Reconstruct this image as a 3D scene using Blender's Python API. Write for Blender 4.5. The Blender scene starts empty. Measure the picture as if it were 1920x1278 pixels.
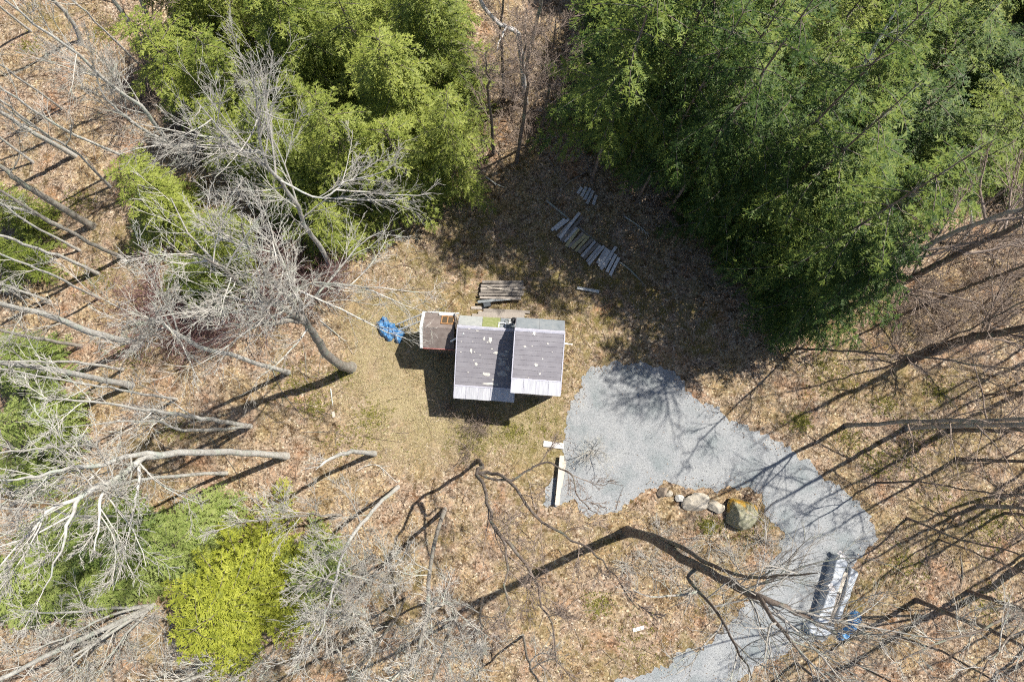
import bpy, bmesh, math, random
import numpy as np
from mathutils import Vector, geometry

random.seed(7)
RNG = np.random.default_rng(11)
scene = bpy.context.scene
col = scene.collection
R = math.radians

# ------------------------------------------------------------------ camera, light, exposure
CAM_H = 32.0
FPX = 1280.0                                  # focal length in pixels of the 1920 px wide photograph
PITCH = math.atan(201 / FPX)                  # the drone looks almost straight down
cam_d = bpy.data.cameras.new('camera')
cam = bpy.data.objects.new('camera', cam_d)
col.objects.link(cam)
cam.location = (0, 0, CAM_H)
cam.rotation_euler = (PITCH, 0, 0)
cam_d.sensor_width = 36.0
cam_d.lens = 36.0 * FPX / 1920
cam_d.clip_end = 2000
scene.camera = cam

SUN_EL, SUN_ROT = R(60), math.atan2(.894, .447)
world = bpy.data.worlds.new('World')
scene.world = world
world.use_nodes = True
wn = world.node_tree.nodes
wl = world.node_tree.links
sky = wn.new('ShaderNodeTexSky')
sky.sky_type = 'NISHITA'
sky.sun_disc = False
sky.sun_elevation = SUN_EL
sky.sun_rotation = SUN_ROT
bg = wn['Background']
bg.inputs['Strength'].default_value = 0.08
wl.new(sky.outputs['Color'], bg.inputs['Color'])
sun_d = bpy.data.lights.new('sun', 'SUN')
sun_d.energy = 5.0
sun_d.angle = R(.53)
sun_d.color = (1.0, .95, .87)
sun = bpy.data.objects.new('sun', sun_d)
col.objects.link(sun)
sv = Vector((.894 * math.cos(SUN_EL), .447 * math.cos(SUN_EL), math.sin(SUN_EL)))
sun.rotation_euler = sv.to_track_quat('Z', 'Y').to_euler()
sun.location = (30, 15, 60)

scene.view_settings.view_transform = 'Standard'
scene.view_settings.look = 'None'
scene.view_settings.gamma = 1
scene.view_settings.exposure = 0.6
scene.view_settings.use_curve_mapping = False
scene.cycles.filter_width = 1.1
scene.cycles.max_bounces = 4
scene.cycles.diffuse_bounces = 2
scene.cycles.glossy_bounces = 1
scene.cycles.transmission_bounces = 2
scene.cycles.use_denoising = False
scene.cycles.use_adaptive_sampling = True
scene.cycles.adaptive_threshold = .03
scene.cycles.use_light_tree = False


# ------------------------------------------------------------------ helpers
def P(px, py, z=0.0):
    """point of the place seen at a pixel of the photograph, at height z"""
    s, c = math.sin(PITCH), math.cos(PITCH)
    dx, dy, dz = px - 960, FPX * s + (639 - py) * c, -FPX * c + (639 - py) * s
    t = (CAM_H - z) / -dz
    return Vector((dx * t, dy * t, z))


def P2(px, py):
    p = P(px, py)
    return (p.x, p.y)


TAB = np.random.default_rng(3).random((256, 256))


def vnoise(x, y, scale=1.0, seed=0):
    x = np.asarray(x, float) * scale + seed * 17.31
    y = np.asarray(y, float) * scale + seed * 9.77
    xi, yi = np.floor(x).astype(int), np.floor(y).astype(int)
    fx, fy = x - xi, y - yi
    fx, fy = fx * fx * (3 - 2 * fx), fy * fy * (3 - 2 * fy)
    a = TAB[xi & 255, yi & 255]
    b = TAB[(xi + 1) & 255, yi & 255]
    c = TAB[xi & 255, (yi + 1) & 255]
    d = TAB[(xi + 1) & 255, (yi + 1) & 255]
    return (a * (1 - fx) + b * fx) * (1 - fy) + (c * (1 - fx) + d * fx) * fy


def fbm(x, y, scale, seed=0, octs=3):
    s, a, t = 0, 1.0, 0
    for o in range(octs):
        s = s + a * vnoise(x, y, scale * 2 ** o, seed + o)
        t += a
        a *= .5
    return s / t


def inside(poly, x, y):
    x = np.asarray(x, float)
    y = np.asarray(y, float)
    res = np.zeros(x.shape, bool)
    n = len(poly)
    for i in range(n):
        x1, y1 = poly[i]
        x2, y2 = poly[(i + 1) % n]
        if y1 == y2:
            continue
        c = ((y1 > y) != (y2 > y)) & (x < (x2 - x1) * (y - y1) / (y2 - y1) + x1)
        res ^= c
    return res


def edge_dist(poly, x, y):
    x = np.asarray(x, float)
    y = np.asarray(y, float)
    d = np.full(x.shape, 1e9)
    n = len(poly)
    for i in range(n):
        ax, ay = poly[i]
        bx, by = poly[(i + 1) % n]
        vx, vy = bx - ax, by - ay
        t = np.clip(((x - ax) * vx + (y - ay) * vy) / (vx * vx + vy * vy + 1e-12), 0, 1)
        d = np.minimum(d, np.hypot(x - ax - t * vx, y - ay - t * vy))
    return d


def np_mesh(name, V, F, mat=None, smooth=False):
    V = np.asarray(V, np.float32)
    F = np.asarray(F, np.int32)
    me = bpy.data.meshes.new(name)
    k = F.shape[1]
    me.vertices.add(len(V))
    me.vertices.foreach_set('co', V.ravel())
    me.loops.add(F.size)
    me.loops.foreach_set('vertex_index', F.ravel())
    me.polygons.add(len(F))
    me.polygons.foreach_set('loop_start', np.arange(0, F.size, k, dtype=np.int32))
    me.polygons.foreach_set('loop_total', np.full(len(F), k, np.int32))
    if smooth:
        me.polygons.foreach_set('use_smooth', np.ones(len(F), bool))
    if mat:
        me.materials.append(mat)
    me.update(calc_edges=True)
    return me


def link(name, me, parent=None):
    o = bpy.data.objects.new(name, me)
    col.objects.link(o)
    if parent is not None:
        o.parent = parent
    return o


def tag(o, label=None, cat=None, group=None, kind=None):
    if label:
        o['label'] = label
    if cat:
        o['category'] = cat
    if group:
        o['group'] = group
    if kind:
        o['kind'] = kind
    return o


def empty(name, loc=(0, 0, 0), rz=0.0):
    o = bpy.data.objects.new(name, None)
    o.empty_display_size = .3
    col.objects.link(o)
    o.location = loc
    o.rotation_euler = (0, 0, rz)
    return o


def copy_tree(o, parent=None):
    c = o.copy()
    col.objects.link(c)
    c.parent = parent
    for ch in o.children:
        copy_tree(ch, c)
    return c


def bm_obj(name, bm, mat, parent=None, smooth=False):
    me = bpy.data.meshes.new(name)
    bmesh.ops.recalc_face_normals(bm, faces=bm.faces)
    bm.to_mesh(me)
    bm.free()
    me.materials.append(mat)
    if smooth:
        for p in me.polygons:
            p.use_smooth = True
    return link(name, me, parent)


def box8(bm, pts):
    """box from 4 bottom and 4 top corners"""
    v = [bm.verts.new(p) for p in pts]
    for f in ((3, 2, 1, 0), (4, 5, 6, 7), (0, 1, 5, 4), (1, 2, 6, 5), (2, 3, 7, 6), (3, 0, 4, 7)):
        bm.faces.new([v[i] for i in f])


def bx(bm, x0, x1, y0, y1, z0, z1):
    box8(bm, [(x0, y0, z0), (x1, y0, z0), (x1, y1, z0), (x0, y1, z0), (x0, y0, z1), (x1, y0, z1), (x1, y1, z1), (x0, y1, z1)])


def bar(bm, a, b, w, t, up=(0, 0, 1)):
    """beam of width w and thickness t from a to b"""
    a, b, up = Vector(a), Vector(b), Vector(up)
    d = (b - a).normalized()
    s = d.cross(up).normalized() * (w / 2)
    u = s.cross(d).normalized() * (t / 2)
    box8(bm, [a - s - u, b - s - u, b + s - u, a + s - u, a - s + u, b - s + u, b + s + u, a + s + u])


def bevel(bm, w, seg=1):
    bmesh.ops.bevel(bm, geom=bm.edges[:], offset=w, segments=seg, affect='EDGES', profile=.6)


# ------------------------------------------------------------------ tubes (vectorised)
def tubes(paths, radii, sides):
    paths = np.asarray(paths, float)
    N, K, _ = paths.shape
    T = np.gradient(paths, axis=1)
    T /= np.linalg.norm(T, axis=2, keepdims=True) + 1e-9
    ref = np.where(np.abs(T[:, :1, 2:3]) > .9, np.array([1., 0, 0]), np.array([0., 0, 1.]))
    ref = np.broadcast_to(ref, T.shape)
    U = np.cross(T, ref)
    U /= np.linalg.norm(U, axis=2, keepdims=True) + 1e-9
    W = np.cross(T, U)
    ang = np.arange(sides) * 2 * math.pi / sides
    ca, sa = np.cos(ang), np.sin(ang)
    ring = U[:, :, None, :] * ca[None, None, :, None] + W[:, :, None, :] * sa[None, None, :, None]
    V = paths[:, :, None, :] + ring * np.asarray(radii)[:, :, None, None]
    V = V.reshape(-1, 3)
    n = np.arange(N)[:, None, None] * (K * sides)
    k = np.arange(K - 1)[None, :, None] * sides
    s = np.arange(sides)[None, None, :]
    s2 = (s + 1) % sides
    F = np.stack([n + k + s, n + k + s2, n + k + sides + s2, n + k + sides + s], axis=-1).reshape(-1, 4)
    return V, F


def merge(parts):
    Vs, Fs, o = [], [], 0
    for V, F in parts:
        Vs.append(V)
        Fs.append(F + o)
        o += len(V)
    return np.concatenate(Vs), np.concatenate(Fs)


def norm(a):
    return a / (np.linalg.norm(a, axis=-1, keepdims=True) + 1e-9)


def grow(rng, start, dirs, L, K, up, wob):
    N = len(start)
    out = np.zeros((N, K, 3))
    out[:, 0] = start
    d = norm(dirs)
    step = (L / (K - 1))[:, None]
    for i in range(1, K):
        d = norm(d + np.array([0, 0, up]) + rng.normal(0, wob, (N, 3)))
        out[:, i] = out[:, i - 1] + d * step
    return out


def spawn(rng, paths, radii, m, t0, t1, a0, a1, lens, K, up, wob, rfac, rmin, flat=0.0):
    """m children on every parent path"""
    N, Kp, _ = paths.shape
    t = (rng.random((N, m)) * .9 + np.arange(m)[None]) / m
    t = (t0 + (t1 - t0) * t)
    f = t * (Kp - 1)
    i = np.clip(f.astype(int), 0, Kp - 2)
    fr = (f - i)[..., None]
    idx = np.arange(N)[:, None]
    pa, pb = paths[idx, i], paths[idx, i + 1]
    st = pa * (1 - fr) + pb * fr
    tan = norm(pb - pa)
    rnd = rng.normal(0, 1, (N, m, 3))
    rnd[..., 2] *= (1 - flat)
    perp = rnd - (rnd * tan).sum(-1, keepdims=True) * tan
    perp = norm(perp)
    ang = rng.uniform(a0, a1, (N, m, 1))
    d = tan * np.cos(ang) + perp * np.sin(ang)
    r0 = radii[idx, i] * (1 - fr[..., 0]) + radii[idx, i + 1] * fr[..., 0]
    r0 = np.maximum(r0 * rfac, rmin).reshape(-1)
    plen = np.linalg.norm(paths[:, -1] - paths[:, 0], axis=1)[:, None]
    L = (plen * rng.uniform(lens[0], lens[1], (N, m)) * (1.15 - .55 * t)).reshape(-1)
    pp = grow(rng, st.reshape(-1, 3), d.reshape(-1, 3), L, K, up, wob)
    taper = np.linspace(1, .35, K)[None]
    return pp, np.maximum(r0[:, None] * taper, rmin * .6)


def smooth_path(pts, n):
    pts = [np.array(p, float) for p in pts]
    if len(pts) == 2:
        return np.array([pts[0] + (pts[1] - pts[0]) * t for t in np.linspace(0, 1, n)])
    ext = [2 * pts[0] - pts[1]] + pts + [2 * pts[-1] - pts[-2]]
    out = []
    m = len(pts) - 1
    for u in np.linspace(0, m, n):
        i = min(int(u), m - 1)
        t = u - i
        p0, p1, p2, p3 = ext[i:i + 4]
        out.append(.5 * (2 * p1 + (p2 - p0) * t + (2 * p0 - 5 * p1 + 4 * p2 - p3) * t * t + (3 * p1 - p0 - 3 * p2 + p3) * t ** 3))
    return np.array(out)


# ------------------------------------------------------------------ materials
def new_mat(name):
    m = bpy.data.materials.new(name)
    m.use_nodes = True
    nt = m.node_tree
    return m, nt, nt.nodes, nt.links, nt.nodes['Principled BSDF']


def nd(nodes, typ, **kw):
    n = nodes.new(typ)
    for k, v in kw.items():
        if hasattr(n, k):
            setattr(n, k, v)
        else:
            n.inputs[k.replace('_', ' ')].default_value = v
    return n


def ramp(nodes, stops, interp='LINEAR'):
    n = nodes.new('ShaderNodeValToRGB')
    e = n.color_ramp.elements
    n.color_ramp.interpolation = interp
    while len(e) < len(stops):
        e.new(.5)
    for el, (p, c) in zip(e, stops):
        el.position = p
        el.color = (*c, 1) if len(c) == 3 else c
    return n


def noise(nodes, links, scale, detail=4, rough=.6, vec=None, dist=0.0):
    n = nodes.new('ShaderNodeTexNoise')
    n.inputs['Scale'].default_value = scale
    n.inputs['Detail'].default_value = detail
    n.inputs['Roughness'].default_value = rough
    n.inputs['Distortion'].default_value = dist
    if vec is not None:
        links.new(vec, n.inputs['Vector'])
    return n


def mix(nodes, links, a, b, fac, blend='MIX'):
    n = nodes.new('ShaderNodeMix')
    n.data_type = 'RGBA'
    n.blend_type = blend
    for sock, v in ((n.inputs[0], fac), (n.inputs[6], a), (n.inputs[7], b)):
        if hasattr(v, 'links'):
            links.new(v, sock)
        elif isinstance(v, (int, float)):
            sock.default_value = v
        else:
            sock.default_value = (*v, 1)
    return n.outputs[2]


def bump(nodes, links, h, strength, dist, bsdf):
    b = nodes.new('ShaderNodeBump')
    b.inputs['Strength'].default_value = strength
    b.inputs['Distance'].default_value = dist
    links.new(h, b.inputs['Height'])
    links.new(b.outputs['Normal'], bsdf.inputs['Normal'])
    return b


def simple_mat(name, c1, c2, scale=6, rough=.8, metallic=0.0, stretch=None, bmp=.2, bdist=.01, third=None, rand=0.0):
    m, nt, N, L, b = new_mat(name)
    tc = N.new('ShaderNodeTexCoord')
    vec = tc.outputs['Object']
    if stretch:
        mp = N.new('ShaderNodeMapping')
        mp.inputs['Scale'].default_value = stretch
        L.new(vec, mp.inputs['Vector'])
        vec = mp.outputs['Vector']
    n = noise(N, L, scale, 6, .65, vec)
    st = [(.3, c1), (.7, c2)] if third is None else [(.25, c1), (.5, c2), (.72, third)]
    r = ramp(N, st)
    L.new(n.outputs['Fac'], r.inputs['Fac'])
    out = r.outputs['Color']
    if rand:
        oi = N.new('ShaderNodeObjectInfo')
        mr = N.new('ShaderNodeMapRange')
        mr.inputs['To Min'].default_value = 1 - rand
        mr.inputs['To Max'].default_value = 1 + rand
        L.new(oi.outputs['Random'], mr.inputs['Value'])
        hs = N.new('ShaderNodeHueSaturation')
        L.new(mr.outputs['Result'], hs.inputs['Value'])
        L.new(out, hs.inputs['Color'])
        out = hs.outputs['Color']
    L.new(out, b.inputs['Base Color'])
    b.inputs['Roughness'].default_value = rough
    b.inputs['Metallic'].default_value = metallic
    if bmp:
        bump(N, L, n.outputs['Fac'], bmp, bdist, b)
    return m


def litter_stops(k=1.0):
    base = [(0.0, (.095, .066, .046)), (.14, (.195, .142, .10)), (.4, (.30, .228, .164)), (.6, (.375, .29, .215)),
            (.8, (.36, .245, .165)), (.92, (.45, .365, .275)), (1.0, (.56, .485, .39))]
    return [(p, tuple(min(1, c * k) for c in cc)) for p, cc in base]


def ground_mat():
    m, nt, N, L, b = new_mat('leaf_litter_ground')
    tc = N.new('ShaderNodeTexCoord')
    vec = tc.outputs['Object']
    n0 = noise(N, L, 9, 3, .6, vec)
    wv = N.new('ShaderNodeVectorMath')
    wv.operation = 'MULTIPLY_ADD'
    L.new(n0.outputs['Color'], wv.inputs[0])
    wv.inputs[1].default_value = (.09, .09, .09)
    L.new(vec, wv.inputs[2])
    v1 = nd(N, 'ShaderNodeTexVoronoi', Scale=13.0)
    L.new(wv.outputs['Vector'], v1.inputs['Vector'])
    sep = N.new('ShaderNodeSeparateColor')
    L.new(v1.outputs['Color'], sep.inputs['Color'])
    r1 = ramp(N, litter_stops())
    L.new(sep.outputs['Red'], r1.inputs['Fac'])
    # patches of redder and of paler litter
    n2 = noise(N, L, .55, 5, .6, vec)
    r2 = ramp(N, [(.32, (.98, .78, .64)), (.45, (1, 1, 1)), (.57, (1.02, 1.0, .82)), (.68, (.70, .64, .48))])
    L.new(n2.outputs['Fac'], r2.inputs['Fac'])
    lit = mix(N, L, r1.outputs['Color'], r2.outputs['Color'], 1.0, 'MULTIPLY')
    n6 = noise(N, L, 2.6, 4, .65, vec)
    r6 = ramp(N, [(.36, (.42, .36, .30)), (.47, (1, 1, 1)), (.68, (1.22, 1.2, 1.14))])
    L.new(n6.outputs['Fac'], r6.inputs['Fac'])
    lit = mix(N, L, lit, r6.outputs['Color'], 1.0, 'MULTIPLY')
    # mossy and dry lawn colours
    n3 = noise(N, L, 30, 4, .7, vec)
    lawn = ramp(N, [(.25, (.14, .10, .05)), (.45, (.31, .245, .135)), (.6, (.43, .355, .215)), (.8, (.55, .475, .32))])
    L.new(n3.outputs['Fac'], lawn.inputs['Fac'])
    n5 = noise(N, L, 1.6, 5, .65, vec)
    mossr = ramp(N, [(.42, (0, 0, 0)), (.62, (1, 1, 1))])
    L.new(n5.outputs['Fac'], mossr.inputs['Fac'])
    mosscol = ramp(N, [(.3, (.085, .07, .022)), (.55, (.19, .155, .05)), (.75, (.31, .26, .095))])
    L.new(n3.outputs['Fac'], mosscol.inputs['Fac'])
    al = N.new('ShaderNodeAttribute')
    al.attribute_name = 'lawn'
    am = N.new('ShaderNodeAttribute')
    am.attribute_name = 'moss'
    c = mix(N, L, lit, lawn.outputs['Color'], al.outputs['Fac'])
    mf = N.new('ShaderNodeMath')
    mf.operation = 'MULTIPLY'
    L.new(mossr.outputs['Color'], mf.inputs[0])
    L.new(am.outputs['Fac'], mf.inputs[1])
    c = mix(N, L, c, mosscol.outputs['Color'], mf.outputs[0])
    L.new(c, b.inputs['Base Color'])
    b.inputs['Roughness'].default_value = .9
    b.inputs['Specular IOR Level'].default_value = .15
    ad = N.new('ShaderNodeMath')
    ad.operation = 'ADD'
    L.new(sep.outputs['Green'], ad.inputs[0])
    L.new(n3.outputs['Fac'], ad.inputs[1])
    bump(N, L, ad.outputs[0], .8, .05, b)
    return m


def leaf_mat():
    m, nt, N, L, b = new_mat('dead_leaves')
    g = N.new('ShaderNodeNewGeometry')
    r = ramp(N, litter_stops(1.05))
    L.new(g.outputs['Random Per Island'], r.inputs['Fac'])
    L.new(r.outputs['Color'], b.inputs['Base Color'])
    b.inputs['Roughness'].default_value = .65
    b.inputs['Specular IOR Level'].default_value = .3
    return m


def island_mat(name, stops, rough=.8, trans=0.0):
    m, nt, N, L, b = new_mat(name)
    g = N.new('ShaderNodeNewGeometry')
    r = ramp(N, stops)
    L.new(g.outputs['Random Per Island'], r.inputs['Fac'])
    L.new(r.outputs['Color'], b.inputs['Base Color'])
    b.inputs['Roughness'].default_value = rough
    b.inputs['Specular IOR Level'].default_value = .2
    return m


def gravel_mat():
    m, nt, N, L, b = new_mat('crushed_gravel')
    tc = N.new('ShaderNodeTexCoord')
    vec = tc.outputs['Object']
    v = nd(N, 'ShaderNodeTexVoronoi', Scale=48.0)
    L.new(vec, v.inputs['Vector'])
    sep = N.new('ShaderNodeSeparateColor')
    L.new(v.outputs['Color'], sep.inputs['Color'])
    r = ramp(N, [(0, (.17, .177, .182)), (.3, (.245, .254, .26)), (.7, (.295, .304, .308)), (1, (.385, .393, .395))])
    L.new(sep.outputs['Red'], r.inputs['Fac'])
    n2 = noise(N, L, .7, 5, .6, vec)
    r2 = ramp(N, [(.33, (.72, .78, .78)), (.52, (1, 1, 1)), (.68, (1.12, 1.11, 1.08))])
    L.new(n2.outputs['Fac'], r2.inputs['Fac'])
    c = mix(N, L, r.outputs['Color'], r2.outputs['Color'], 1.0, 'MULTIPLY')
    n4 = noise(N, L, 75, 2, .5, vec)
    r4 = ramp(N, [(.3, (.82, .82, .82)), (.7, (1.13, 1.13, 1.13))])
    L.new(n4.outputs['Fac'], r4.inputs['Fac'])
    c = mix(N, L, c, r4.outputs['Color'], 1.0, 'MULTIPLY')
    L.new(c, b.inputs['Base Color'])
    b.inputs['Roughness'].default_value = .85
    bump(N, L, v.outputs['Distance'], .5, -.015, b)
    return m


def bark_mat(name, dark, mid, pale, lichen=None):
    m, nt, N, L, b = new_mat(name)
    tc = N.new('ShaderNodeTexCoord')
    vec = tc.outputs['Object']
    n = noise(N, L, 5.0, 7, .7, vec)
    r = ramp(N, [(.28, dark), (.5, mid), (.7, pale)])
    L.new(n.outputs['Fac'], r.inputs['Fac'])
    out = r.outputs['Color']
    if lichen:
        n2 = noise(N, L, 1.8, 5, .7, vec)
        r2 = ramp(N, [(.52, (0, 0, 0)), (.62, (.75, .75, .75))])
        L.new(n2.outputs['Fac'], r2.inputs['Fac'])
        out = mix(N, L, out, lichen, r2.outputs['Color'])
    oi = N.new('ShaderNodeObjectInfo')
    mr = N.new('ShaderNodeMapRange')
    mr.inputs['To Min'].default_value = .85
    mr.inputs['To Max'].default_value = 1.12
    L.new(oi.outputs['Random'], mr.inputs['Value'])
    hs = N.new('ShaderNodeHueSaturation')
    L.new(mr.outputs['Result'], hs.inputs['Value'])
    L.new(out, hs.inputs['Color'])
    L.new(hs.outputs['Color'], b.inputs['Base Color'])
    b.inputs['Roughness'].default_value = .9
    b.inputs['Specular IOR Level'].default_value = .2
    n3 = noise(N, L, 22, 4, .7, vec)
    bump(N, L, n3.outputs['Fac'], .5, .03, b)
    return m


def foliage_mat(name, dark, mid, light, trans):
    m, nt, N, L, b = new_mat(name)
    g = N.new('ShaderNodeNewGeometry')
    tc = N.new('ShaderNodeTexCoord')
    n = noise(N, L, 1.5, 4, .7, tc.outputs['Object'])
    ad = N.new('ShaderNodeMath')
    ad.operation = 'MULTIPLY_ADD'
    L.new(g.outputs['Random Per Island'], ad.inputs[0])
    ad.inputs[1].default_value = .30
    L.new(n.outputs['Fac'], ad.inputs[2])
    oi = N.new('ShaderNodeObjectInfo')
    ad2 = N.new('ShaderNodeMath')
    ad2.operation = 'MULTIPLY_ADD'
    L.new(oi.outputs['Random'], ad2.inputs[0])
    ad2.inputs[1].default_value = .28
    L.new(ad.outputs[0], ad2.inputs[2])
    r = ramp(N, [(.48, dark), (.74, mid), (.98, light)])
    L.new(ad2.outputs[0], r.inputs['Fac'])
    L.new(r.outputs['Color'], b.inputs['Base Color'])
    b.inputs['Roughness'].default_value = .55
    b.inputs['Specular IOR Level'].default_value = .3
    tr = N.new('ShaderNodeBsdfTranslucent')
    L.new(r.outputs['Color'], tr.inputs['Color'])
    mx = N.new('ShaderNodeMixShader')
    mx.inputs['Fac'].default_value = trans
    L.new(b.outputs['BSDF'], mx.inputs[1])
    L.new(tr.outputs['BSDF'], mx.inputs[2])
    L.new(mx.outputs['Shader'], N['Material Output'].inputs['Surface'])
    return m


M = {}
M['ground'] = ground_mat()
M['leaf'] = leaf_mat()
M['gravel'] = gravel_mat()
M['stone_bits'] = island_mat('gravel_stones', [(0, (.08, .085, .09)), (.5, (.24, .25, .25)), (1, (.5, .5, .49))])
M['dry_grass'] = island_mat('dry_grass', [(0, (.16, .12, .06)), (.35, (.36, .29, .155)), (.7, (.48, .405, .24)), (.88, (.26, .25, .08)), (1, (.6, .53, .37))])
M['tuft'] = island_mat('green_tufts', [(0, (.10, .11, .02)), (.6, (.20, .19, .04)), (1, (.32, .28, .08))])
M['twig_litter'] = island_mat('fallen_twigs', [(0, (.09, .06, .045)), (.5, (.22, .16, .12)), (1, (.45, .39, .33))])
M['bark_pale'] = bark_mat('pale_bark', (.30, .28, .245), (.54, .52, .475), (.70, .685, .645), (.45, .50, .42))
M['bark_grey'] = bark_mat('grey_bark', (.17, .15, .125), (.32, .29, .25), (.46, .43, .385), (.33, .37, .30))
M['bark_brown'] = bark_mat('brown_bark', (.085, .062, .05), (.17, .135, .11), (.29, .25, .215), (.22, .24, .18))
M['bark_white'] = bark_mat('white_birch_bark', (.30, .29, .27), (.56, .54, .51), (.70, .685, .66))
M['twig_pale'] = bark_mat('pale_twigs', (.34, .31, .265), (.50, .47, .42), (.62, .595, .54), (.42, .46, .37))
M['twig_grey'] = bark_mat('grey_twigs', (.19, .17, .145), (.32, .295, .26), (.46, .435, .395), (.34, .37, .30))
M['twig_brown'] = bark_mat('brown_twigs', (.18, .135, .105), (.30, .235, .19), (.42, .345, .29))
M['twig_red'] = bark_mat('reddish_twigs', (.12, .06, .06), (.22, .13, .12), (.33, .23, .20))
M['hemlock'] = foliage_mat('hemlock_needles', (.022, .052, .011), (.066, .118, .022), (.20, .25, .045), .3)
M['hemlock_lit'] = foliage_mat('sunlit_toned_hemlock_needles', (.06, .095, .016), (.175, .22, .034), (.36, .40, .085), .35)  # brighter copy of the hemlock needles, sunlit look put into the colour
M['cedar'] = foliage_mat('yellow_green_needles', (.17, .20, .025), (.38, .41, .05), (.56, .57, .10), .4)
M['sapling_green'] = foliage_mat('young_hemlock_needles', (.10, .155, .035), (.24, .305, .075), (.36, .41, .13), .35)


# ------------------------------------------------------------------ the setting: ground and driveway
DRIVE_PX = [(1105, 692), (1150, 681), (1205, 681), (1252, 694), (1280, 722), (1300, 745), (1335, 762), (1370, 785), (1440, 822), (1478, 840),
            (1518, 868), (1560, 905), (1598, 925), (1625, 958), (1642, 998), (1648, 1010), (1620, 1040), (1602, 1056), (1596, 1100), (1570, 1150), (1540, 1195),
            (1500, 1200), (1486, 1215), (1440, 1243), (1400, 1262), (1372, 1290), (1340, 1400), (1120, 1400), (1140, 1290), (1160, 1278), (1237, 1252),
            (1277, 1229), (1333, 1205), (1360, 1172), (1393, 1139), (1423, 1112), (1440, 1060), (1462, 1030), (1466, 1000), (1448, 972), (1432, 962),
            (1428, 925), (1390, 914), (1340, 918), (1295, 912), (1250, 903), (1232, 914), (1210, 927), (1170, 941), (1150, 958), (1128, 967),
            (1100, 966), (1082, 958), (1078, 940), (1040, 950), (1024, 945), (1026, 908), (1038, 893), (1058, 880), (1060, 830), (1064, 785), (1080, 745), (1088, 712)]
DRIVE = [P2(*q) for q in DRIVE_PX]
LAWN = [P2(*q) for q in [(650, 600), (700, 560), (790, 560), (900, 700), (1050, 760), (1065, 790), (1062, 870), (960, 850), (860, 845), (760, 860), (690, 830), (640, 740)]]
MOSS = [P2(*q) for q in [(740, 480), (820, 390), (960, 400), (1060, 380), (1300, 520), (1320, 640), (1200, 690), (1090, 690), (1060, 800), (980, 820), (900, 600), (760, 560)]]
HOUSE_FOOT = [P2(*q) for q in [(862, 750), (862, 615), (962, 620), (1040, 622), (1040, 745), (965, 755)]]


def soft_in(poly, x, y, w):
    d = edge_dist(poly, x, y)
    s = np.where(inside(poly, x, y), d, -d)
    return np.clip(.5 + s / (2 * w), 0, 1)


def ground_z(x, y):
    d = edge_dist(DRIVE, x, y)
    ins = inside(DRIVE, x, y)
    m = np.where(ins, 0, np.clip((d - .1) / .9, 0, 1))
    hd = np.hypot((x + .5) / 4.5, (y - 4) / 3.5)
    m = m * np.clip((hd - .6) / .5, .15, 1)
    return (fbm(x, y, .35, 2, 2) - .3) * .24 * m + (fbm(x, y, 2.2, 5, 2) - .4) * .07 * m - .006


def build_ground():
    xs = np.concatenate([[-400, -150, -70, -45], np.arange(-34, 34.01, .22), [45, 70, 150, 400]])
    ys = np.concatenate([[-400, -150, -60, -30], np.arange(-17, 29.01, .22), [40, 70, 150, 400]])
    X, Y = np.meshgrid(xs, ys)
    x, y = X.ravel(), Y.ravel()
    z = ground_z(x, y)
    far = (np.abs(x) > 36) | (y > 31) | (y < -20)
    z[far] = -.02
    nx, ny = len(xs), len(ys)
    i = np.arange(nx - 1)[None] + np.arange(ny - 1)[:, None] * nx
    F = np.stack([i, i + 1, i + nx + 1, i + nx], -1).reshape(-1, 4)
    me = np_mesh('ground', np.stack([x, y, z], 1), F, M['ground'], True)
    lawn = soft_in(LAWN, x, y, 1.3) * np.clip(2.4 * fbm(x, y, .9, 8, 4) - .35, 0, 1)
    moss = soft_in(MOSS, x, y, 2.0) * .9 + .75 * np.clip(fbm(x, y, .35, 12) * 3 - 1.2, 0, 1)
    for nm, arr in (('lawn', lawn), ('moss', np.clip(moss, 0, 1))):
        a = me.attributes.new(nm, 'FLOAT', 'POINT')
        a.data.foreach_set('value', arr.astype(np.float32))
    tag(link('ground', me), 'woodland ground of brown leaf litter with mossy dry lawn', kind='structure')


build_ground()


def densify(poly, step, jit, seed):
    out = []
    n = len(poly)
    for k in range(n):
        a, b = np.array(poly[k]), np.array(poly[(k + 1) % n])
        L = np.linalg.norm(b - a)
        m = max(1, int(L / step))
        nrm = np.array([-(b - a)[1], (b - a)[0]]) / L
        for t in range(m):
            p = a + (b - a) * t / m
            j = (fbm(p[0], p[1], 2.0, seed) - .5) * jit * 2 + (vnoise(p[0], p[1], 9, seed) - .5) * jit * .8
            p = p + nrm * j
            out.append((p[0], p[1]))
    return out


def build_drive():
    poly = densify(DRIVE, .10, .30, 4)
    tri = geometry.tessellate_polygon([[Vector((a, b, 0)) for a, b in poly]])
    me = bpy.data.meshes.new('driveway')
    me.from_pydata([(a, b, .012) for a, b in poly], [], [t[::-1] for t in tri])
    bm = bmesh.new()
    bm.from_mesh(me)
    bmesh.ops.recalc_face_normals(bm, faces=bm.faces)
    for f in bm.faces:
        if f.normal.z < 0:
            f.normal_flip()
    bm.to_mesh(me)
    bm.free()
    me.materials.append(M['gravel'])
    tag(link('driveway', me), 'pale grey gravel driveway widening into a turnaround', kind='structure')


build_drive()


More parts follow.
